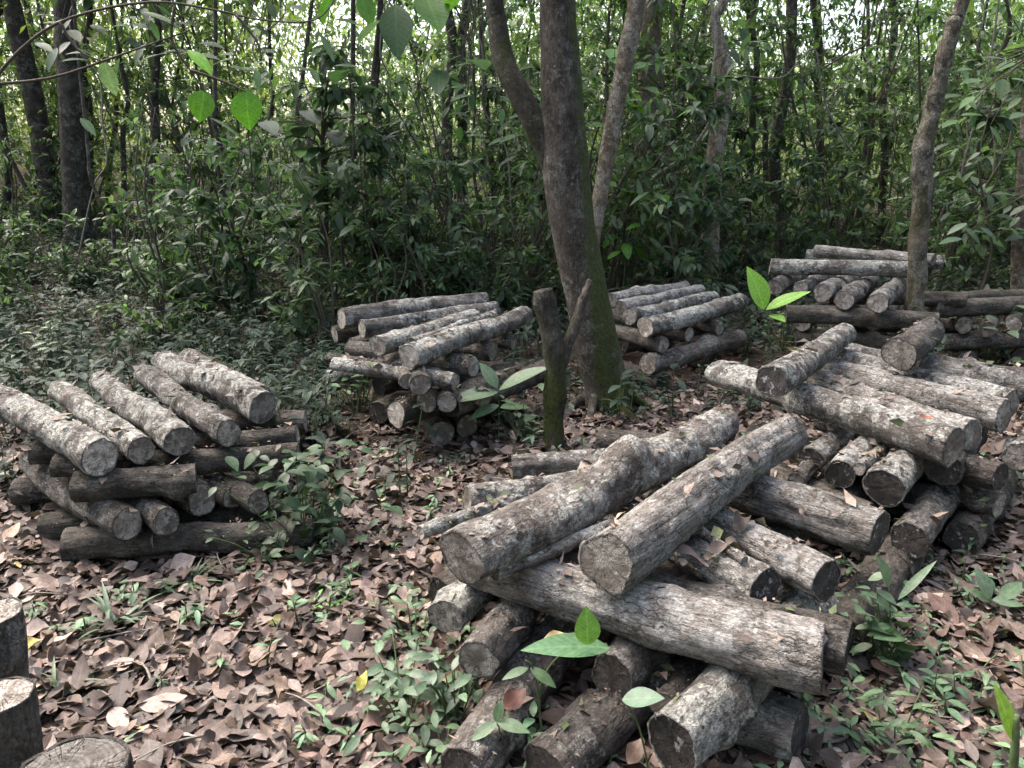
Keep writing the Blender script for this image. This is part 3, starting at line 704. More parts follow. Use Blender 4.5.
def tree(name, label, pix, Y, mat, group=None, htot=8.0, crown=True, rough=.10, branches=(), bumps=(), topcrown=True, low=False, wide=False, cat='tree', seg=16):
    """pix: list of (px, py, width px) from the foot up"""
    pts = []; rad = []
    for (px, py, w) in pix:
        p = aty(px, py, Y); pts.append(p); rad.append(w/2*depth(p)/F)
    z0 = hgt(pts[0].x, Y)
    first = pts[0].copy(); first.z = z0-.05
    if first.z < pts[0].z-.08: pts.insert(0, first); rad.insert(0, rad[0]*1.08)
    else: pts[0].z = z0-.05
    if topcrown:
        dv = (pts[-1]-pts[-2]).normalized(); dv = (dv+Vector((0, 0, .6))).normalized()
        if low: pts.append(pts[-1]+dv*.3); rad.append(rad[-1]*.7)
        while pts[-1].z < htot:
            pts.append(pts[-1]+dv*1.2+Vector((random.uniform(-.06, .06), random.uniform(-.06, .06), 0))); rad.append(rad[-1]*.88)
    base = Vector((pts[0].x, pts[0].y, z0))
    e = empty(name, base, label, cat, group)
    g = Geo()
    tube(g, [p-base for p in pts], rad, seg, 6, rough, random.random()*9, bumps=[((Vector(b[0])-base), b[1], b[2]) for b in bumps])
    mesh_obj('trunk', g.mesh('trunk'), M[mat], e)
    for br in branches:
        gb = Geo(); bp = []; brd = []
        for (px, py, w, yy) in br[1]:
            p = aty(px, py, Y+yy); bp.append(p-base); brd.append(w/2*depth(p)/F)
        if br[2]:
            dv = (bp[-1]-bp[-2]).normalized()
            for _ in range(3): bp.append(bp[-1]+dv*.9+Vector((0, 0, .3))); brd.append(brd[-1]*.8)
        tube(gb, bp, brd, 12, 5, rough, 3)
        mesh_obj('branch', gb.mesh('branch'), M[br[0]], e)
    if topcrown and crown:
        c = mesh_obj('crown', random.choice(LOW if low else SHADE_CROWNS if wide else CROWNS), [M['trunk_dark'], M['leaf']], e)
        c.location = pts[-1]-base; c.rotation_euler = (0, 0, random.uniform(0, 6))
        s = random.uniform(.8, 1.15); c.scale = (s, s, s)
    return e

Y0 = gnd(607, 412).y
tree('tree', 'big mossy-based tree with forked trunk standing between the front and middle piles',
     [(609, 418, 47), (606, 385, 43), (596, 340, 43), (584, 285, 43), (573, 225, 45), (565, 165, 47), (562, 100, 43), (560, 50, 39), (558, 0, 37)], Y0, 'trunk_main', htot=7.5, seg=30, rough=.07,
     branches=[('trunk_moss', [(563, 190, 30, 0), (548, 150, 27, .0), (522, 98, 23, .0), (504, 62, 22, .05), (497, 22, 20, .1), (493, -10, 18, .1)], True)])
for i, (ra, rl) in enumerate(((.2, .26), (2.7, .26), (3.9, .22), (5.1, .26))):
    g = Geo(); bt = [o for o in COL.objects if o.type == 'EMPTY'][-1]
    d = np.array([math.cos(ra), math.sin(ra), 0]); sd = np.array([-d[1], d[0], 0])
    tube(g, [d*.06+np.array([0, 0, .26]), d*.15+np.array([0, 0, .10]), d*.15+d*rl*.45+sd*.04+np.array([0, 0, .015]), d*.15+d*rl+sd*random.uniform(-.08, .08)-np.array([0, 0, .05])], [.04, .042, .026, .010], 10, 5, .25, i)
    mesh_obj('root', g.mesh('root'), M['trunk_main'], bt)
Y1 = gnd(555, 448).y
tree('tree_stump', 'broken mossy stub of a thin trunk beside the foot of the big tree',
     [(554, 450, 24), (554, 415, 22), (556, 375, 21), (551, 335, 22), (546, 305, 23), (543, 290, 19)], Y1, 'stub_moss', topcrown=False, cat='stump', rough=.3, seg=22,
     branches=[('trunk', [(556, 375, 14, 0), (572, 335, 12, .05), (583, 300, 9, .1), (590, 280, 6, .15)], False)])
tree('tree', 'slanting slim tree leaning right directly behind the big tree', [(588, 300, 13), (590, 260, 14), (598, 210, 15), (612, 130, 17), (625, 60, 18), (637, 0, 18)], 7.2, 'trunk_pale', htot=8, rough=.14)
tree('tree', 'straight pale-barked tree behind the slanting one', [(638, 272, 22), (641, 200, 19), (646, 120, 20), (650, 50, 20), (655, 0, 20)], 11.2, 'trunk_pale', htot=9)
tree('tree', 'pale slim tree with dark crooked top left of the tall back pile', [(708, 292, 20), (710, 230, 19), (714, 160, 18), (722, 110, 17), (723, 60, 15), (715, 20, 10), (728, -10, 9)], 9.4, 'trunk_pale', htot=7)
Yr = 5.75
tree('tree', 'knobbly lichened tree leaning right beside the tall back pile', [(914, 345, 19), (915, 300, 18), (919, 240, 18), (922, 190, 19), (924, 150, 18), (931, 115, 18), (938, 85, 16), (947, 50, 16), (955, 22, 14), (963, 0, 13)], Yr, 'trunk_knobbly', htot=7,
     rough=.27, bumps=[(aty(913, 150, Yr-.05), .075, .055), (aty(912, 172, Yr-.05), .05, .04), (aty(930, 120, Yr-.05), .05, .025), (aty(916, 250, Yr-.05), .06, .02)])
tree('tree', 'slender pale trunk at the right edge of the picture', [(1018, 310, 15), (1020, 240, 14), (1024, 170, 13), (1030, 90, 12)], 8.0, 'trunk_pale', htot=7)
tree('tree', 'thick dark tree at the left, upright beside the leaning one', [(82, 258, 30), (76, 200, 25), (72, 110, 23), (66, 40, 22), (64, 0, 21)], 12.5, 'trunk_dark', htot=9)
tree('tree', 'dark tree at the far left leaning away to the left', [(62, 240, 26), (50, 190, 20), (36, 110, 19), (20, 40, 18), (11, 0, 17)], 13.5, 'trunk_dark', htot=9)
# thinner trunks of the thicket
thin = [
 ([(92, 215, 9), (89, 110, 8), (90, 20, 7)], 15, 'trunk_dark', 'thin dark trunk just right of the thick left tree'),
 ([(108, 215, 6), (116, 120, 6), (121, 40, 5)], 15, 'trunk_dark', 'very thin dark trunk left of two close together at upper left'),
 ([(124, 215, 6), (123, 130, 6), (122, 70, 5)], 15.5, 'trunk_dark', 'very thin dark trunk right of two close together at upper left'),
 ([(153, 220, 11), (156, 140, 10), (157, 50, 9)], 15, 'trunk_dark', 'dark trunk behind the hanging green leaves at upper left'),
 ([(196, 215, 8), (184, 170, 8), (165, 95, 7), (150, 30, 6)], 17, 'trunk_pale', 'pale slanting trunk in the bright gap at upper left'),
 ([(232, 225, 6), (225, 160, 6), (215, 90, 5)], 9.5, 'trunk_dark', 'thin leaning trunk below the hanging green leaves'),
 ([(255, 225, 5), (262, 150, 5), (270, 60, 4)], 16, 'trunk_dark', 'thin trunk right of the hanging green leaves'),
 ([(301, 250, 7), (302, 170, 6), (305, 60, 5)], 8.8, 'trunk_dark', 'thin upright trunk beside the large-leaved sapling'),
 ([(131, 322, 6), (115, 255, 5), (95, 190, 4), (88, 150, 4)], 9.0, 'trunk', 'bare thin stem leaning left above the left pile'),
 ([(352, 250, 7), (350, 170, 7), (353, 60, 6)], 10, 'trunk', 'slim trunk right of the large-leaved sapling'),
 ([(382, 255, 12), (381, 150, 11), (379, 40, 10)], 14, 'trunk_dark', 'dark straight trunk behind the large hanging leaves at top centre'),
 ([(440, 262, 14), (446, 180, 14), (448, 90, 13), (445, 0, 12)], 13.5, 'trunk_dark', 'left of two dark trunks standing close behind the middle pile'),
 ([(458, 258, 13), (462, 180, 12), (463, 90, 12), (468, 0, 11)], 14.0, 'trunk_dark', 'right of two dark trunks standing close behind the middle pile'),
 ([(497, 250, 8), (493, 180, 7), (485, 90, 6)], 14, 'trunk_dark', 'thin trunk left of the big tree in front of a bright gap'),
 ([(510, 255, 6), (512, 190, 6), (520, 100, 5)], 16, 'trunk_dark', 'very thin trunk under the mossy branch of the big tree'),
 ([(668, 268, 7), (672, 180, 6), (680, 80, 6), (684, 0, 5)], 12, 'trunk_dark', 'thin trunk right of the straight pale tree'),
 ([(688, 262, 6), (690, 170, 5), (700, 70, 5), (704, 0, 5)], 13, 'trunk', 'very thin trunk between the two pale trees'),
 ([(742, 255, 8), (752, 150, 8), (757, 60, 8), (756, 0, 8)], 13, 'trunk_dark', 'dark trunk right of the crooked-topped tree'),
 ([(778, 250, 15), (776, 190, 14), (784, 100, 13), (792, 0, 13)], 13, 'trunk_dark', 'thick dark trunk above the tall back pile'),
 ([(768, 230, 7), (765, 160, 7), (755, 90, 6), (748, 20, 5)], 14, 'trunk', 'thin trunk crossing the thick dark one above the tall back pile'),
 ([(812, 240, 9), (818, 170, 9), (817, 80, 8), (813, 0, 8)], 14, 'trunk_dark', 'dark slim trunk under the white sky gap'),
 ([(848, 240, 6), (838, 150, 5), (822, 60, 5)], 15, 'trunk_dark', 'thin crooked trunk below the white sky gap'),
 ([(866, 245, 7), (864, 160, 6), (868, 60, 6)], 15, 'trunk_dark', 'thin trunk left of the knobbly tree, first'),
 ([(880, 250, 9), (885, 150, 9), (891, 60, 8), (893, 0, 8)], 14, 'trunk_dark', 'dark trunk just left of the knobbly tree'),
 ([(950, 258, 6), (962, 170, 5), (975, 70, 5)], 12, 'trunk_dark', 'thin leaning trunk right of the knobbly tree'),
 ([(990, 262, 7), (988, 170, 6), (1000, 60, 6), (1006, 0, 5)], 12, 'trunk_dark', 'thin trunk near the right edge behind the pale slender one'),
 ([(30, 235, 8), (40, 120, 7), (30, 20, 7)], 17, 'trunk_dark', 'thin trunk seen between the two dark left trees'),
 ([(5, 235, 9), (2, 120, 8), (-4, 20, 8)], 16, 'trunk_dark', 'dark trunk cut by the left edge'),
]
for pix, Y, mt, lab in thin:
    pix = [q for a, b in zip(pix, pix[1:]) for q in (a, ((a[0]+b[0])/2+random.uniform(-7, 7), (a[1]+b[1])/2, (a[2]+b[2])/2))]+[pix[-1]]
    pix = [(a, b, c*.85) for a, b, c in pix]
    if pix[0][2] >= 10: Y = min(Y, random.uniform(11, 12.5))
    elif Y > 12.5: Y += random.choice([-2, 0, 2])
    if Y < 10.5: tree('tree', lab, pix, Y, mt, htot=5.2, wide=True, seg=9, rough=.08); continue  # these thin trunks carry the added shading crowns, out of view
    tree('tree', lab, pix, Y, mt, htot=(hh := random.choice([3.6, 4.3, 5.0, 6.5, 7.5])), low=hh < 6, crown=not (775 < pix[-1][0] < 900), topcrown=True, rough=.08, seg=9, cat='tree')

# saplings and shrubs of the understorey: a few kinds, copied
def sapling_mesh(seed, h, n_br, n_leaf, size, ratio, base, bushy=False):
    rs = np.random.default_rng(seed); gs = Geo(); gl = Geo()
    bend = rs.normal(0, .16*h, 2); wig = rs.normal(0, .05*h, 2)
    stems = 4 if bushy else 1
    P_, D_ = [], []
    for s in range(stems):
        off = rs.normal(0, .25, 2) if bushy else np.zeros(2); hh = h*rs.uniform(.6, 1.0) if bushy else h
        pts = [np.array([off[0]*k+bend[0]*k*k+wig[0]*math.sin(k*7), off[1]*k+bend[1]*k*k+wig[1]*math.sin(k*6), hh*k]) for k in (0, .3, .65, 1)]
        P = tube(gs, pts, [.016*h/3+.006, .012*h/3+.004, .008*h/3+.003, .003], 6, 5)
        for b in range(n_br//stems):
            f = rs.uniform(.12, 1.0); b0 = P[int(f*(len(P)-1))]; a = rs.uniform(0, 6.28); l = h*rs.uniform(.12, .30)*(1.1-f*.5)
            b1 = b0+np.array([math.cos(a)*l, math.sin(a)*l, l*rs.uniform(-.1, .5)])
            mid = (b0+b1)/2+np.array([0, 0, l*.12])
            tube(gs, [b0, mid, b1], [.006, .004, .002], 4, 3, cap=False)
            k = max(3, n_leaf//n_br)
            q = rs.uniform(.25, 1.05, k)[:, None]; pts_ = b0+(b1-b0)*q+np.array([0, 0, 1])*(l*.12*4*q*(1-q))*.5
            dirs = (b1-b0)/l*.6+rs.normal(0, .6, (k, 3)); dirs[:, 2] -= .25
            P_.append(pts_+rs.normal(0, .02, (k, 3))); D_.append(dirs)
    P_ = np.concatenate(P_); D_ = np.concatenate(D_); n = len(P_)
    N = unit(n)*.45+np.array([[0, 0, 1.]])
    leaves(gl, P_, D_, N, rs.uniform(.55, 1.15, n)*size, ratio, greens(n, base), 'mid', fold=.2, droop=.25)
    return gs.mesh('trunk'), gl.mesh('crown')
SAP = []
kinds = [(3.4, 30, 620, .13, .38, (.042, .075, .026), False), (4.6, 40, 800, .14, .40, (.05, .085, .03), False), (2.4, 24, 420, .15, .42, (.04, .07, .03), False),
         (1.6, 28, 420, .13, .42, (.035, .065, .028), True), (1.1, 24, 300, .12, .45, (.04, .07, .03), True), (5.4, 46, 900, .13, .36, (.05, .09, .025), False),
         (2.0, 30, 500, .09, .40, (.045, .08, .028), True), (3.0, 22, 170, .25, .40, (.06, .11, .035), False), (2.6, 26, 300, .20, .30, (.055, .09, .04), True)]
for i, k in enumerate(kinds): SAP.append(sapling_mesh(500+i, *k))
klabel = ['slim leafy sapling one of many in the dim thicket behind the piles', 'tall leafy sapling one of many in the dim thicket behind the piles', 'low big-leaved sapling one of many in the dim thicket',
          'leafy many-stemmed shrub one of many on the dim forest floor', 'low leafy shrub one of many on the dim forest floor', 'tallest kind of leafy sapling one of many in the dim thicket', 'small-leaved shrub one of many on the dim forest floor', 'large-leaved sapling one of many in the dim thicket', 'long-leaved shrub one of many in the dim thicket']
kname = ['sapling', 'sapling', 'sapling', 'shrub', 'shrub', 'sapling', 'shrub', 'sapling', 'shrub']
pile_xy = [(-1.7, 3.6, 1.6), (-.35, 5.1, 1.5), (1.4, 6.3, 1.4), (2.6, 6.5, 1.3), (3.9, 6.0, 1.2), (1.9, 3.7, 1.8), (.6, 2.4, 1.7)]
def clear(x, y, m=0.0): return all((x-a)**2+(y-b)**2 > (r+m)**2 for a, b, r in pile_xy)
def sapling(k, x, y, s, rz):
    e = empty(kname[k], (x, y, hgt(x, y)-.02), klabel[k], kname[k], klabel[k].split(' one of')[0]+'s of the thicket', rz)
    e.scale = (s, s, s)
    tm, cm = SAP[k]
    mesh_obj('trunk', tm, M['stem_brown'], e); mesh_obj('crown', cm, M['leaf'], e)
cnt = 0
for _ in range(4000):
    if cnt >= 230: break
    y = random.uniform(6.5, 19); x = random.uniform(-.72*y-1.0, .72*y+1.0)
    if not clear(x, y, .5): continue
    px = 512+F*x/(y*cP+H*sP)
    if y < 9.5 and (px < 330): k = random.choice([3, 4, 4, 6, 6])
    elif y < 9.5: k = random.choice([2, 4, 6, 3, 4, 6, 8])
    else: k = random.choice([0, 1, 2, 3, 5, 1, 5, 7, 0, 7, 7, 8, 8, 8])
    if px < 330 and y < 12.5: k = random.choice([4, 4, 6, 3])
    if y < 8.2 and k in (0, 1, 5): continue
    if y < 12.4 and (30 < px < 112 or (y < 9.4 and 690 < px < 735) or (y < 11 and 625 < px < 665) or (y < 6.9 and 890 < px < 970)): continue
    sapling(k, x, y, random.uniform(.75, 1.25), random.uniform(0, 6.28)); cnt += 1

cnt = 0
while cnt < 34:
    y = random.uniform(6.0, 10.5); x = random.uniform(-.66*y-.3, -.2)
    if not clear(x, y, .25) or (x < -.24*y and (y < 8.5 or random.random() < .8)): continue
    sapling(random.choice([4, 6, 8, 2, 3] if x > -.24*y else [4, 4, 6]), x, y, random.uniform(.5, .9), random.uniform(0, 6.28)); cnt += 1
cnt = 0
while cnt < 30:
    y = random.uniform(8.0, 12.5); x = random.uniform(-1.5, .6*y)
    if not clear(x, y, .25): continue
    sapling(random.choice([4, 6, 8, 2, 7]), x, y, random.uniform(.6, 1.0), random.uniform(0, 6.28)); cnt += 1
# far wood
def far_wood():
    g = Geo(); made = 0
    while made < 2500:
        y = random.uniform(13.5, 30); x = random.uniform(-.75*y-3, .75*y+3); z = hgt(x, y)+7.5*random.random()**1.05
        dq = y*cP-(z-H)*sP; px = 512+F*x/dq; py = 384-F*(y*sP+(z-H)*cP)/dq
        # openings where the clearing beyond shows through
        if ((px-845)/70)**2+((py-5)/55)**2 < 1 or ((px-190)/45)**2+((py-140)/70)**2 < 1 or ((px-503)/22)**2+((py-170)/40)**2 < 1 or ((px-450)/40)**2+((py-5)/18)**2 < 1:
            if random.random() < .85: continue
        # thick and thin places in the wood
        if noise.noise(Vector((x*.45, y*.25, z*.6))) < random.uniform(-.5, .1): continue
        made += 1
        k = random.randint(40, 80); c = np.array([x, y, z]); big = random.choice([.8, 1, 1, 1.6])
        k = int(k/big)
        P = c+rng.normal(0, 1, (k, 3))*np.array([.55, .55, .38])*random.uniform(.7, 1.3)
        D = rng.normal(size=(k, 3)); D[:, 2] -= .4
        sunny = random.random()
        base = (.095, .135, .03) if px < 280 and sunny < .6 else (.085, .14, .04) if sunny < .22 else random.choice([(.05, .085, .025), (.045, .075, .03), (.08, .125, .03)])  # brighter, yellower tints paint a sunlit look into some leaves
        leaves(g, P, D, unit(k)*.5+np.array([[0, 0, 1.]]), rng.uniform(.09, .22, k)*big, .42, greens(k, base), 'lo')
    made = 0
    while made < 1500:   # a second belt of trees beyond the clearing, sunlight painted into its paler greens
        y = random.uniform(31, 46); x = random.uniform(-.75*y-3, .75*y+3); z = hgt(x, y)+11*random.random()**1.1
        dq = y*cP-(z-H)*sP; px = 512+F*x/dq; py = 384-F*(y*sP+(z-H)*cP)/dq
        if ((px-842)/62)**2+((py-8)/50)**2 < 1: continue
        if noise.noise(Vector((x*.2, y*.1, z*.3+5))) < random.uniform(-.45, .05): continue
        made += 1; k = 40; P = np.array([x, y, z])+rng.normal(0, 1, (k, 3))*np.array([.9, .9, .6]); D = rng.normal(size=(k, 3))
        leaves(g, P, D, unit(k)*.5+np.array([[0, 0, 1.]]), rng.uniform(.2, .42, k), .45, greens(k, random.choice([(.10, .15, .05), (.07, .115, .045), (.09, .14, .05), (.14, .18, .04)])), 'lo')
    made = 0
    while made < 1500:   # unseen foliage added beside and behind the camera to block low fill light
        a = random.uniform(0, 6.28); r = random.uniform(7, 17); x, y = r*math.sin(a), r*math.cos(a)
        if y > 0 and abs(x) < .8*y+3: continue
        z = hgt(x, y)+9*random.random()
        made += 1; k = 42; P = np.array([x, y, z])+rng.normal(0, 1, (k, 3))*.6; D = rng.normal(size=(k, 3))
        leaves(g, P, D, unit(k)*.5+np.array([[0, 0, 1.]]), rng.uniform(.2, .36, k), .42, greens(k), 'lo')
    o = mesh_obj('far_forest_foliage', g.mesh('far_forest_foliage'), M['leaf']); tag(o, 'dense far wood of green foliage behind all the trunks', 'foliage', kind='stuff')
far_wood()

# ------------------------------------------------------------------ forest floor cover
def in_pile(x, y, m=0.0):
    for a, b, r in ((-1.75, 3.35, .75), (-.4, 4.9, .7), (1.35, 6.1, .6), (2.6, 6.3, .6), (1.8, 3.7, .75), (.55, 2.3, .55), (.95, 2.7, .45)):
        if (x-a)**2+(y-b)**2 < (r+m)**2: return True
    return False
def litter():
    g = Geo(); pal = np.array([(.175, .128, .108), (.24, .185, .162), (.10, .072, .06), (.31, .25, .222), (.135, .085, .068), (.19, .145, .125), (.06, .045, .04), (.21, .155, .118), (.08, .058, .048), (.15, .13, .118)])
    X, Yv = [], []
    def put(n, y0, y1):
        yy = rng.uniform(y0, y1, n); xx = rng.uniform(-1, 1, n)*(.72*yy+.5); X.append(xx); Yv.append(yy)
    put(12500, 1.0, 3.2); put(15000, 3.2, 6.0); put(7000, 6.0, 12); put(2500, 12, 18)
    x = np.concatenate(X); y = np.concatenate(Yv)
    keep = []
    for a, b in zip(x, y):
        green = noise.noise(Vector((a*.5, b*.5, 2)))
        p = 1.0
        if b > 5.5: p = .55
        if a < -.9 and b > 4.6: p = .25
        keep.append(random.random() < p)
    x, y = x[keep], y[keep]; n = len(x)
    lift = rng.random(n)**2*.035+.006
    z = np.array([hgt(a, b) for a, b in zip(x, y)])+lift
    a = rng.uniform(0, 6.28, n); tilt = rng.normal(0, .2, n)
    D = np.stack([np.cos(a), np.sin(a), tilt], 1)
    N = unit(n)*.28+np.array([[0, 0, 1.]])
    size = np.clip(rng.lognormal(-2.74, .48, n), .016, .15)
    tint = pal[rng.integers(0, len(pal), n)]*np.exp(rng.normal(0, .3, (n, 1)))*np.array([[.74, .685, .635]])
    gm = tint.mean(1, keepdims=True); tint = gm+(tint-gm)*.85
    yel = rng.random(n) < .002; tint[yel] = (.30, .24, .09)
    rat = rng.uniform(.30, .54, n); fo = rng.normal(.1, .22, n); dr = rng.normal(0, .18, n); cu = rng.normal(0, .5, n); P = np.stack([x, y, z], 1)-D*size[:, None]*.5
    for msk, tp in ((y < 2.9, 'hi'), (y >= 2.9, 'fine')):
        leaves(g, P[msk], D[msk], N[msk], size[msk], rat[msk], tint[msk], tp, fold=fo[msk], droop=dr[msk], curl=cu[msk])
    # fine crumbs
    m = 16000
    yy = rng.uniform(1.0, 6.5, m); xx = rng.uniform(-1, 1, m)*(.72*yy+.5); zz = np.array([hgt(p, q) for p, q in zip(xx, yy)])+.006
    a = rng.uniform(0, 6.28, m); D = np.stack([np.cos(a), np.sin(a), rng.normal(0, .2, m)], 1)
    leaves(g, np.stack([xx, yy, zz], 1), D, unit(m)*.4+np.array([[0, 0, 1.]]), rng.uniform(.012, .04, m), rng.uniform(.3, .8, m), pal[rng.integers(0, len(pal), m)]*.8, 'lo', fold=.2, droop=.1)
    tag(mesh_obj('leaf_litter', g.mesh('leaf_litter'), M['litter']), 'brown fallen leaves covering the forest floor', 'leaf litter', kind='stuff')
    g = Geo()
    for _ in range(420):
        y = random.uniform(1.2, 8); x = random.uniform(-.75*y-.4, .75*y+.4); l = random.uniform(.06, .38); a = random.uniform(0, 6.28)
        p = np.array([x, y, hgt(x, y)+.02]); d = np.array([math.cos(a), math.sin(a), random.uniform(-.05, .12)])*l
        tube(g, [p, p+d*.5+rng.normal(0, .012, 3), p+d], [random.uniform(.002, .006), .003, .0015], 5, 3)
    tag(mesh_obj('twig_litter', g.mesh('twig_litter'), M['twig']), 'small broken twigs among the fallen leaves', 'twigs', kind='stuff')
litter()

def rosettes(name, label, pts, base, size, hh, nl, mat='herb', tpl='mid', yellow=.2):
    g = Geo(); gs = Geo()
    for (x, y, s) in pts:
        z = hgt(x, y); k = random.randint(nl[0], nl[1]); h = random.uniform(hh[0], hh[1])*s
        a = rng.uniform(0, 6.28, k); f = rng.random(k)
        top = np.array([x+random.gauss(0, .15)*h, y+random.gauss(0, .15)*h, z+h])
        P = np.array([x, y, z])+(top-np.array([x, y, z]))*(.25+.75*f)[:, None]
        D = np.stack([np.cos(a), np.sin(a), rng.normal(.15, .35, k)], 1)
        P = P+D*(rng.uniform(0, .12, k)*h)[:, None]
        tube(gs, [(x, y, z-.02), tuple((top+np.array([x, y, z]))/2), tuple(top)], [.004*s+.001, .003, .0015], 4, 2, cap=False)
        leaves(g, P, D, np.array([[0, 0, 1.]])+unit(k)*.3, rng.uniform(.55, 1.15, k)*size*s, random.uniform(.3, .5), greens(k, base, .25, yellow)*random.uniform(.75, 1.3), tpl, fold=.22, droop=.3)
    V = g.mesh(name); o = mesh_obj(name, V, M[mat]); tag(o, label, 'plants', kind='stuff')
    so = mesh_obj('stems', gs.mesh('stems'), M['stem_green'], o)
    return o
pts = []
while len(pts) < 6800:
    y = random.uniform(3.6, 17)**1.0; x = random.uniform(-.75*y-.5, .75*y+.5)
    if in_pile(x, y, .0): continue
    d = .9 if y > 6.5 else .35
    if x < -.7 and y > 4.3: d = 1.0
    if x > -.2 and y < 4.6: d = .04
    if noise.noise(Vector((x*.8, y*.8, 9))) < -.15 and not (x < -.7 and y > 4.5): d *= .35
    if random.random() > d: continue
    pts.append((x, y, random.uniform(.7, 1.5)))
rosettes('undergrowth', 'low dark green undergrowth carpeting the floor behind the piles', pts, (.0145, .027, .0145), .075, (.08, .34), (8, 16), mat='ground_cover')
pts = []
while len(pts) < 400:
    y = random.uniform(1.3, 4.4); x = random.uniform(-.75*y-.2, .75*y+.2)
    near_pile = in_pile(x, y, .35) and not in_pile(x, y, -.05)
    d = .9 if near_pile else .035
    q = Vector((x, y, 0)); 
    for (cx, cy, rr) in ((-.30, 1.95, .32), (-.15, 2.5, .25), (-.9, 2.7, .3), (1.15, 2.0, .35), (-.5, 3.6, .4), (1.35, 2.2, .3)):
        if (x-cx)**2+(y-cy)**2 < rr*rr: d = 1.0
    if random.random() < d: pts.append((x, y, random.uniform(.6, 1.3)))
rosettes('ground_seedlings', 'small green seedlings sprouting through the leaf litter', pts, (.055, .10, .045), .048, (.03, .10), (4, 9))

# ------------------------------------------------------------------ single plants
def lf(parent, P, D, N, size, ratio, tint, fold=.2, droop=.25, mat='herb', name='leaf', curl=0):
    g = Geo(); leaves(g, [P], [D], [N], [size], ratio, [tint], 'hi', fold=fold, droop=droop, curl=curl)
    return mesh_obj(name, g.mesh(name), M[mat], parent)
def plant(name, label, base, stem_pts, leaf_list, cat='plant', stem_r=.004, mat='herb', stem_mat='stem_green', group=None):
    """leaf_list: (attach point, tip point, ratio, tint) in world metres"""
    e = empty(name, base, label, cat, group); b = Vector(base)
    g = Geo()
    for sp in stem_pts:
        rr = [stem_r*(1-.6*i/(len(sp)-1)) for i in range(len(sp))]
        tube(g, [Vector(p)-b for p in sp], rr, 6, 4)
    for (a, t, ratio, tint) in leaf_list:
        a = Vector(a)-b; t = Vector(t)-b; d = t-a; L = d.length
        up = Vector((0, -.35, 1)).normalized()
        if abs(d.normalized().dot(up)) > .9: up = Vector((0, -1, .2))
        dr = .18
        lf(e, a, d+up*(dr*L), up, L, ratio, tint, .18, dr, mat)
    mesh_obj('stem', g.mesh('stem'), M[stem_mat], e)
    return e
def pl(name, label, base_px, Y, stems, lv, **kw):
    b = aty(*base_px, Y); b.z = hgt(b.x, b.y) if abs(b.z-hgt(b.x, b.y)) < .25 else b.z
    w = lambda q: aty(q[0], q[1], Y+(q[2] if len(q) > 2 else 0))
    return plant(name, label, b, [[b]+[w(q) for q in s] for s in stems], [(w(a), w(t), r, c) for a, t, r, c in lv], **kw)
g1 = (.10, .15, .085); g2 = (.075, .125, .06); bright = (.14, .27, .035); mid_g = (.06, .11, .045)
Yp = gnd(498, 447).y
pl('seedling', 'three-leaved pale green seedling in front of the middle pile', (498, 447), Yp, [[(499, 415), (498, 390)]],
   [((498, 392), (448, 403, -.1), .38, g1), ((497, 388), (480, 362, .05), .5, g1), ((499, 390), (549, 366, -.05), .36, g1), ((499, 405), (470, 420, -.1), .4, g2), ((500, 408), (530, 408, .1), .4, g2)])
Yp = 5.6
pl('broadleaf_plant', 'bright green plant with one upright leaf and one slanting leaf right of the far pile', (770, 345), Yp, [[(768, 325), (764, 308)], [(770, 325), (772, 312)]],
   [((764, 310), (750, 266, .05), .62, (.19, .36, .04)), ((766, 310), (810, 291, .0), .36, (.17, .34, .04)), ((770, 315), (785, 322, -.15), .6, bright)])
Yp = gnd(885, 668).y
lv = []; st = []
for i in range(20):
    bx_, by_ = random.uniform(866, 905), random.uniform(585, 660); a = random.uniform(0, 6.28); l = random.uniform(16, 30)
    lv.append(((bx_, by_, random.uniform(-.05, .08)), (bx_+math.cos(a)*l, by_+math.sin(a)*l*.6+4, random.uniform(-.1, .1)), random.uniform(.4, .55), tuple(np.array(g2)*random.uniform(.6, 1.2))))
    if i % 3 == 0: st.append([((885+bx_)/2, (668+by_)/2), (bx_, by_)])
lv += [((889, 588), (880, 556), .5, g1), ((898, 600), (936, 560, .03), .16, g1), ((886, 575), (868, 580, .02), .6, g1)]
pl('leafy_plant', 'leafy plant with small oval leaves against the right end of the front pile', (885, 668), Yp, st+[[(890, 620), (889, 588)]], lv)
Yp = gnd(985, 612).y
pl('broadleaf_plant', 'low plant with insect-eaten pale leaves in the litter at the right edge', (992, 612), Yp, [[(990, 595)], [(1000, 600)]],
   [((990, 600), (976, 566, .05), .5, (.13, .18, .11)), ((992, 600), (1024, 606, -.03), .5, g1), ((990, 602), (968, 590, .03), .5, g2), ((1000, 600), (1022, 582, .05), .45, g2)])
def grass_tuft(label, px, py, n, l, tint):
    b = gnd(px, py); e = empty('grass_tuft', b, label, 'grass tuft')
    g = Geo(); a = rng.uniform(0, 6.28, n); D = np.stack([np.cos(a), np.sin(a), rng.uniform(.5, 1.6, n)], 1)
    leaves(g, rng.normal(0, .015, (n, 3))*np.array([1, 1, 0]), D, np.stack([-np.cos(a), -np.sin(a), np.ones(n)], 1), rng.uniform(.6, 1.1, n)*l, .09, np.array([tint])*rng.uniform(.7, 1.3, (n, 1)), 'hi', fold=.3, droop=.5)
    mesh_obj('blades', g.mesh('blades'), M['herb'], e)
grass_tuft('blue-green grass tuft in the leaf litter below the left pile', 113, 628, 22, .18, (.085, .13, .075))
grass_tuft('grass tuft at the foot of the left pile in front of its ringed end', 190, 585, 18, .14, (.075, .12, .06))
grass_tuft('thin grass tuft near the upright logs at lower left', 60, 690, 10, .12, (.07, .11, .05))
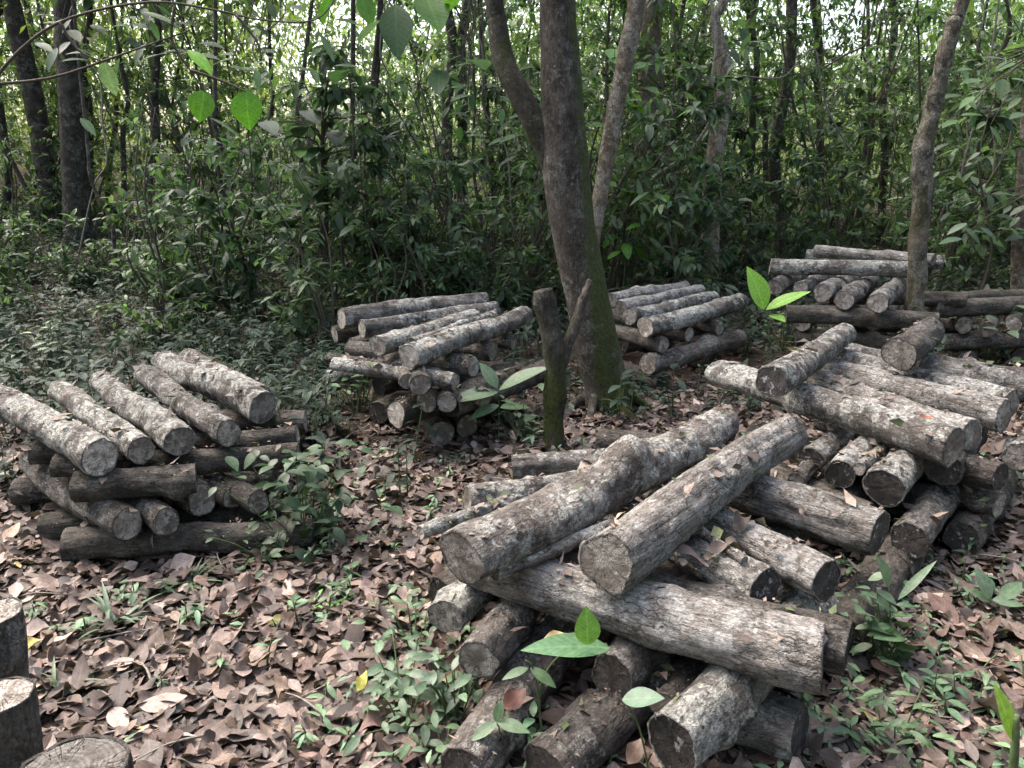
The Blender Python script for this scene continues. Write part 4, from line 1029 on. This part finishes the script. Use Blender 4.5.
grass_tuft('small grass tuft between the left pile and the middle pile', 260, 560, 12, .10, (.06, .10, .05))
def cluster(name, label, px, py, w, h, n, size, tint, ratio=.42, cat='plant', up=.2):
    b = gnd(px, py); Yq = b.y; s = depth(b)/F; e = empty(name, b, label, cat)
    g = Geo(); gs = Geo()
    P = np.stack([rng.normal(0, w*s*.4, n), rng.normal(0, w*s*.4, n), rng.uniform(.1, 1, n)*h*s], 1); a = rng.uniform(0, 6.28, n)
    D = np.stack([np.cos(a), np.sin(a), rng.normal(up, .3, n)], 1)
    leaves(g, P, D, np.array([[0, -.2, 1.]])+unit(n)*.3, rng.uniform(.6, 1.2, n)*size, ratio, np.array([tint])*rng.uniform(.6, 1.3, (n, 1)), 'hi', fold=.2, droop=.28)
    for p in P[::(1 if n < 40 else 5)]: tube(gs, [(p[0]*.2, p[1]*.2, -.01), (p[0]*.6, p[1]*.6, p[2]*.6), tuple(p)], [.003, .0025, .0015], 5, 3)
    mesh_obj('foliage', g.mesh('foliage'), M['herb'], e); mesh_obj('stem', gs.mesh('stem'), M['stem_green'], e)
cluster('leafy_plant', 'pale-leaved bushy plant at the lower left foot of the front pile', 405, 722, 70, 75, 70, .060, (.095, .15, .085))
cluster('leafy_plant', 'pale green weed beside the mouldy white log end of the front pile', 415, 650, 50, 60, 60, .042, (.085, .14, .065))
cluster('leafy_plant', 'small-leaved weed in the bottom centre under the front pile logs', 445, 764, 46, 42, 40, .05, (.08, .13, .065))
cluster('leafy_plant', 'flat bright green weed in the litter between left pile and front pile', 325, 606, 30, 8, 9, .075, (.08, .20, .03), .3)
cluster('leafy_plant', 'low weed with narrow leaves at bottom right under the leafy plant', 895, 750, 60, 60, 46, .06, (.085, .14, .06), .3)
cluster('leafy_plant', 'spreading weed with pale oval leaves beside the slanting mossy log', 455, 720, 36, 60, 26, .07, (.11, .16, .10))
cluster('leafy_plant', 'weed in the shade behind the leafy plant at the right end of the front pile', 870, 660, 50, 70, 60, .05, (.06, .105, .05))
cluster('leafy_plant', 'low weed in the litter at the right under the insect-eaten leaves', 960, 690, 60, 25, 24, .055, (.075, .13, .06), .3)
cluster('leafy_plant', 'small weed at the left foot of the middle pile', 358, 412, 34, 50, 26, .07, (.07, .13, .05))
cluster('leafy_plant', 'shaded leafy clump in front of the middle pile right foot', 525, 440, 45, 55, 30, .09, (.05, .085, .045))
cluster('leafy_shrub', 'small-leaved green bush under the bright upright leaf', 782, 352, 50, 45, 90, .055, (.065, .12, .04), cat='shrub')
cluster('leafy_shrub', 'broad-leaved low bush on top of the mossy pile at the right edge', 985, 362, 70, 62, 34, .13, (.075, .12, .055), .45, cat='shrub')
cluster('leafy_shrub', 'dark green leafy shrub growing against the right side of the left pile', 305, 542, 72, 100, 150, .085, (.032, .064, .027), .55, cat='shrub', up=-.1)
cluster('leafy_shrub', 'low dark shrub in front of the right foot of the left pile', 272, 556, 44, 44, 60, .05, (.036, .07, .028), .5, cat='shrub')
cluster('fern', 'feathery fern behind the top right of the middle pile', 520, 330, 60, 55, 60, .16, (.055, .095, .045), .14)
cluster('leafy_plant', 'drooping broad-leaved plant behind the middle pile', 400, 310, 90, 60, 46, .15, (.065, .10, .06), .33)
cluster('leafy_plant', 'pale lit plant in the dark undergrowth above the left pile', 52, 378, 30, 60, 26, .10, (.13, .18, .09), .3)
# plant growing out of the front pile
Yp = 1.86
pl('seedling', 'seedling with one large horizontal leaf growing out of the front pile', (545, 735), Yp, [[(540, 690), (560, 655), (585, 648)], [(535, 675), (525, 660)]],
   [((610, 648), (522, 650, -.06), .32, (.085, .17, .075)), ((588, 645, -.03), (586, 606, -.02), .62, (.12, .24, .045)), ((530, 668), (556, 688, -.03), .4, g2), ((528, 668), (502, 680, -.03), .35, g2)])
pl('seedling', 'small seedling with two spreading leaves low at the left of the front pile', (500, 752), 1.78, [[(500, 735), (497, 722)]],
   [((497, 722), (470, 742, -.04), .4, g2), ((497, 722), (530, 733, -.03), .42, g2), ((496, 722), (502, 700, .02), .5, g2)])
pl('seedling', 'single round leaf on a thin stalk in front of the long cross log', (655, 760), 1.72, [[(640, 730), (624, 700)]], [((622, 700), (664, 698, -.03), .55, (.085, .15, .09))])
pl('mossy_stake', 'yellow-green mossy stake with a bright leaf at the bottom right corner', (1016, 800), 1.55, [[(1014, 760), (1017, 715)]], [((1012, 740), (998, 684, .03), .34, (.2, .32, .04))], stem_r=.014, stem_mat='stem_green', cat='stake')
# yellow fallen leaf and other single dry leaves lying on the logs
def dry(label, px, py, z, l, ang, ratio, tint, curl=.5):
    p = atz(px, py, z); e = Geo()
    D = np.array([[math.cos(ang), math.sin(ang), .1]])
    leaves(e, [np.array([0, 0, 0])-D[0]*l*.5], D, [(0.1, -.2, 1)], [l], ratio, [tint], 'hi', fold=.35, droop=-.15, curl=curl)
    o = mesh_obj('dry_leaf', e.mesh('dry_leaf'), M['litter']); o.location = p; tag(o, label, 'dry leaf', 'dry leaves caught in the front pile' if 'crumpled' in label else None)
dry('curled yellow dry leaf lying on the large horizontal leaf of the front pile', 558, 638, .36, .085, .1, .3, (.5, .38, .18))
dry('rust-red dry leaf wedged between the bottom logs of the front pile', 515, 700, .20, .085, .8, .6, (.085, .036, .026))
dry('orange-brown dry leaf on top of the flaky logs of the right pile', 925, 419, .575, .07, .3, .5, (.26, .09, .04))
dry('reddish dry leaf wedged beside the gnarled log near its upper end', 648, 480, .46, .09, .1, .35, (.27, .12, .075))
dry('brown dry leaf lying against the prominent pale log of the front pile', 692, 558, .46, .12, 2.3, .4, (.085, .062, .052))
dry('second brown dry leaf on the white-spotted cross log of the front pile', 720, 548, .46, .09, .2, .35, (.10, .072, .06))
dry('bright yellow fallen leaf near the upright logs at lower left', 30, 645, .04, .10, .2, .4, (.42, .34, .09))
dry('yellow-green fallen leaf in the litter beside the front pile plants', 362, 682, .04, .08, 1.4, .4, (.34, .33, .07))
dry('brown dry leaf curled at the bottom beside the slanting white-patched log', 635, 752, .10, .09, 1.0, .5, (.12, .08, .058))

for px, py, z in ((688, 566, .455), (712, 560, .455), (742, 522, .455), (770, 545, .45), (655, 500, .42), (735, 548, .45), (800, 515, .46), (722, 536, .455)):
    p0 = (px, py); l = random.uniform(.05, .085)
    dry('small crumpled brown dry leaf caught between the logs of the front pile', px, py, z, l, random.uniform(0, 6.28), random.uniform(.3, .5), random.choice([(.13, .10, .08), (.16, .125, .105), (.08, .06, .05)]), 1.2)
# large-leaved sapling left of centre
Yp = 7.6; lv = []
for i in range(46):
    x0, y0 = random.gauss(326, 22), random.uniform(70, 255); a = random.uniform(-.3, 3.4); l = random.uniform(16, 34)
    lv.append(((x0, y0, random.uniform(-.4, .4)), (x0+math.cos(a)*l, y0+abs(math.sin(a))*l*.7, random.uniform(-.4, .4)), random.uniform(.3, .45), tuple(np.array((.075, .115, .065))*random.uniform(.5, 1.5))))
st = [[(325, 200), (322, 120), (330, 40)]]+[[(323, q[0][1]+20), (q[0][0], q[0][1], q[0][2])] for q in lv[::2]]
pl('large_leaved_sapling', 'sapling with big drooping grey-green leaves behind the left of the middle pile', (325, 292), Yp, st, lv, cat='sapling', stem_r=.014, mat='leaf', stem_mat='stem_brown')
# hanging leaves at the top
Yp = 4.6; lv = []
for (a, t, r, c) in [((188, 50), (212, 75, -.05), .45, (.16, .36, .03)), ((205, 90), (200, 122), .9, (.085, .20, .02)), ((246, 90), (250, 130), .85, (.085, .21, .02)), ((180, 80), (205, 84, .1), .3, (.10, .22, .03)),
                     ((75, 48), (104, 62, .1), .35, mid_g), ((104, 60), (116, 96, .1), .5, g1), ((150, 20), (160, 42), .35, mid_g), ((140, 12), (180, 28), .3, mid_g), ((80, 118, .1), (96, 136, .1), .5, g1), ((210, 118), (245, 142, .1), .35, g1)]:
    lv.append((a, t, r, c))
e = plant('hanging_branch', 'thin arching branch with bright backlit leaves across the top left', aty(-30, 110, Yp),
      [[aty(-30, 110, Yp), aty(20, 50, Yp), aty(70, 18, Yp), aty(150, 2, Yp), aty(215, 10, Yp), aty(262, 20, Yp), aty(315, 20, Yp), aty(338, -6, Yp)],
       [aty(175, 5, Yp), aty(172, 40, Yp), aty(190, 70, Yp), aty(205, 92, Yp)], [aty(190, 70, Yp), aty(225, 82, Yp), aty(246, 92, Yp)], [aty(60, 22, Yp), aty(78, 50, Yp), aty(104, 62, Yp)],
       [aty(236, 15, Yp), aty(256, 40, Yp), aty(262, 60, Yp)], [aty(-20, 85, Yp), aty(50, 78, Yp), aty(120, 55, Yp), aty(190, 30, Yp)]],
      [(aty(*a[:2], Yp+(a[2] if len(a) > 2 else 0)), aty(*t[:2], Yp+(t[2] if len(t) > 2 else 0)), r, c) for a, t, r, c in lv], cat='branch', stem_r=.009, mat='leaf', stem_mat='stem_brown')
Yp = 6.4; lv = []
for (a, t, r, c) in [((395, 5), (398, 58), .55, (.04, .085, .02)), ((360, -6), (372, 26), .7, (.09, .19, .03)), ((425, -5), (440, 32), .6, (.08, .18, .03)), ((455, 25), (415, 78), .28, (.17, .22, .12)), ((462, 55), (428, 76), .22, (.13, .18, .1)),
                     ((380, 20), (358, 44), .35, g1), ((470, 60), (485, 70), .6, g1), ((440, 70), (438, 95), .5, mid_g), ((330, -4), (322, 24), .55, (.07, .17, .03)), ((460, -6), (448, 12), .5, (.10, .22, .03)),
                     ((320, 34), (335, 62), .3, g1), ((300, 70), (325, 76), .4, mid_g), ((345, 70), (335, 84), .5, mid_g)]:
    lv.append((aty(*a[:2], Yp+random.uniform(-.2, .2)), aty(*t[:2], Yp+random.uniform(-.2, .2)), r, c))
plant('hanging_branch', 'overhanging branch of very large broad leaves at top centre', aty(470, -40, Yp), [[aty(470, -40, Yp), aty(430, -12, Yp), aty(380, -8, Yp), aty(330, -10, Yp)],
      [aty(395, -10, Yp), aty(394, 6, Yp)], [aty(470, -40, Yp), aty(475, 20, Yp), aty(458, 50, Yp)]], lv, cat='branch', stem_r=.012, mat='leaf', stem_mat='stem_brown')
Yp = 8.2; lv = []
for i in range(26):
    y0 = random.uniform(25, 255); x0 = random.gauss(625-(y0-120)*.08, 18); a = random.uniform(0, 3.14); l = random.uniform(14, 28)
    lv.append((aty(x0, y0, Yp+random.uniform(-.3, .3)), aty(x0+math.cos(a)*l, y0+math.sin(a)*l*.6, Yp+random.uniform(-.3, .3)), random.uniform(.4, .6), tuple(np.array((.10, .22, .035))*random.uniform(.6, 1.4))))
b = gnd(622, 296); b = Vector((aty(622, 290, Yp).x, Yp, hgt(0, Yp)))
plant('climber', 'bright green climbing plant hanging between the big tree and the straight pale tree', b, [[b, aty(628, 200, Yp), aty(618, 100, Yp), aty(612, 10, Yp)]], lv, cat='climber', stem_r=.008, mat='leaf')
def spray(label, box, Yp, n, lmin, lmax, tint, root):
    lv = []; st = []
    for i in range(n):
        x0, y0 = random.uniform(box[0], box[2]), random.uniform(box[1], box[3]); a = random.uniform(-.4, 3.5); l = random.uniform(lmin, lmax); yy = Yp+random.uniform(-.35, .35)
        lv.append((aty(x0, y0, yy), aty(x0+math.cos(a)*l, y0+abs(math.sin(a))*l*.8, yy+random.uniform(-.15, .15)), random.uniform(.32, .5), tuple(np.array(tint)*random.uniform(.5, 1.5))))
        if i % 2 == 0: st.append([aty(root[0]+(x0-root[0])*.3, root[1]+(y0-root[1])*.15, Yp), aty(root[0]+(x0-root[0])*.75, root[1]+(y0-root[1])*.6, (Yp+yy)/2), aty(x0, y0, yy)])
    plant('hanging_branch', label, aty(root[0], root[1], Yp), st, lv, cat='branch', stem_r=.006, mat='leaf', stem_mat='stem_brown')
spray('shady branch of drooping leaves hanging in front of the dark left trunks', (20, -15, 200, 62), 6.2, 46, 16, 32, (.05, .085, .045), (90, -60))
spray('leafy branch hanging at the top just left of the thin trunks at centre left', (215, -15, 335, 70), 6.8, 36, 14, 28, (.07, .12, .045), (290, -60))
spray('green leafy branch reaching in from the upper right edge', (955, 55, 1040, 130), 6.5, 30, 14, 28, (.10, .17, .06), (1075, 40))
spray('small leafy spray at the right edge beside the slender pale trunk', (960, 190, 1035, 250), 7.4, 22, 14, 26, (.08, .13, .07), (1070, 180))
spray('broad-leaved branch hanging between the mossy fork and the big leaves', (440, 60, 530, 150), 8.5, 34, 12, 24, (.07, .13, .05), (480, -40))
# lianas and fallen poles
def vine(label, pts, r, mat='vine', name='liana', cat='liana', Y=9):
    g = Geo(); b = aty(pts[0][0], pts[0][1], Y)
    P = [aty(p[0], p[1], Y+(p[2] if len(p) > 2 else 0))-b for p in pts]
    tube(g, P, [r]*len(P), 7, 6, .1)
    o = mesh_obj(name, g.mesh(name), M[mat]); o.location = b; tag(o, label, cat)
vine('pale twisting liana looping beside the crooked-topped tree', [(708, -20), (716, 40), (712, 80), (716, 100), (708, 125), (690, 150), (672, 165), (650, 178), (625, 190), (612, 192)], .016, Y=8.8, mat='twig')
vine('thin dark liana hanging right of the straight pale tree', [(670, -10), (676, 60), (670, 140), (680, 220), (672, 265)], .012, Y=9.5, mat='stem_brown')
vine('thin grey liana drooping across the right thicket', [(735, 75), (780, 78), (800, 60), (815, 50), (822, 90), (830, 115), (850, 150)], .010, Y=10)
vine('thin liana hanging from the white sky gap', [(880, -10), (868, 40), (845, 55), (820, 70)], .012, Y=10, mat='stem_brown')
vine('curving thin liana at the upper right', [(1000, -10), (990, 60), (975, 120), (960, 190), (975, 250)], .010, Y=9, mat='vine')
for i in range(16):
    x0 = random.choice([random.uniform(30, 520), random.uniform(660, 1010)]); Yv = random.uniform(8.5, 13); xx = x0; pv = []
    for q in range(8):
        pv.append((xx, -20+q*random.uniform(32, 40), random.uniform(-.1, .1))); xx += random.gauss(0, 13)
    vine('thin dark liana hanging among the trunks of the thicket', pv, random.uniform(.005, .011), random.choice(['stem_brown', 'vine']), Y=Yv)
    COL.objects[-1]['group'] = 'thin lianas in the thicket'
vine('dark fallen trunk lying on the floor at the left edge', [(-30, 246), (30, 258), (90, 268), (140, 272)], .13, 'trunk_dark', 'fallen_trunk', 'fallen trunk', Y=11.2)

# ------------------------------------------------------------------ light, world, camera
SUN_AZ, SUN_EL = R(-52), R(58)
S = Vector((math.sin(SUN_AZ)*math.cos(SUN_EL), math.cos(SUN_AZ)*math.cos(SUN_EL), math.sin(SUN_EL)))
sun = bpy.data.lights.new('sun', 'SUN'); sun.energy = 1.1; sun.angle = R(55); sun.color = (1, .985, .965)
so = bpy.data.objects.new('sun', sun); so.rotation_mode = 'QUATERNION'; so.rotation_quaternion = (-S).to_track_quat('-Z', 'Y'); link(so)
w = bpy.data.worlds.new('World'); scene.world = w; w.use_nodes = True
nt = w.node_tree; nt.nodes.clear()
sky = nt.nodes.new('ShaderNodeTexSky'); sky.sky_type = 'NISHITA'; sky.sun_disc = False
sky.sun_elevation = SUN_EL; sky.sun_rotation = SUN_AZ; sky.air_density = 1.0; sky.dust_density = 6.0; sky.ozone_density = .6
bg = nt.nodes.new('ShaderNodeBackground'); bg.inputs['Strength'].default_value = .14
ow = nt.nodes.new('ShaderNodeOutputWorld')
hs = nt.nodes.new('ShaderNodeHueSaturation'); hs.inputs['Saturation'].default_value = .95
nt.links.new(sky.outputs[0], hs.inputs['Color']); nt.links.new(hs.outputs[0], bg.inputs[0]); nt.links.new(bg.outputs[0], ow.inputs[0])
cam = bpy.data.cameras.new('camera'); cam.lens = F/1024*36; cam.sensor_width = 36; cam.clip_end = 400; cam.clip_start = .05
co = bpy.data.objects.new('camera', cam); co.location = (0, 0, H); co.rotation_euler = (math.pi/2-PITCH, 0, 0); link(co)
scene.camera = co
vs = scene.view_settings; vs.view_transform = 'Standard'; vs.look = 'None'; vs.gamma = 1; vs.exposure = 2.4; vs.use_curve_mapping = False
scene.cycles.use_denoising = True
scene.cycles.max_bounces = 6; scene.cycles.diffuse_bounces = 3; scene.cycles.transmission_bounces = 3
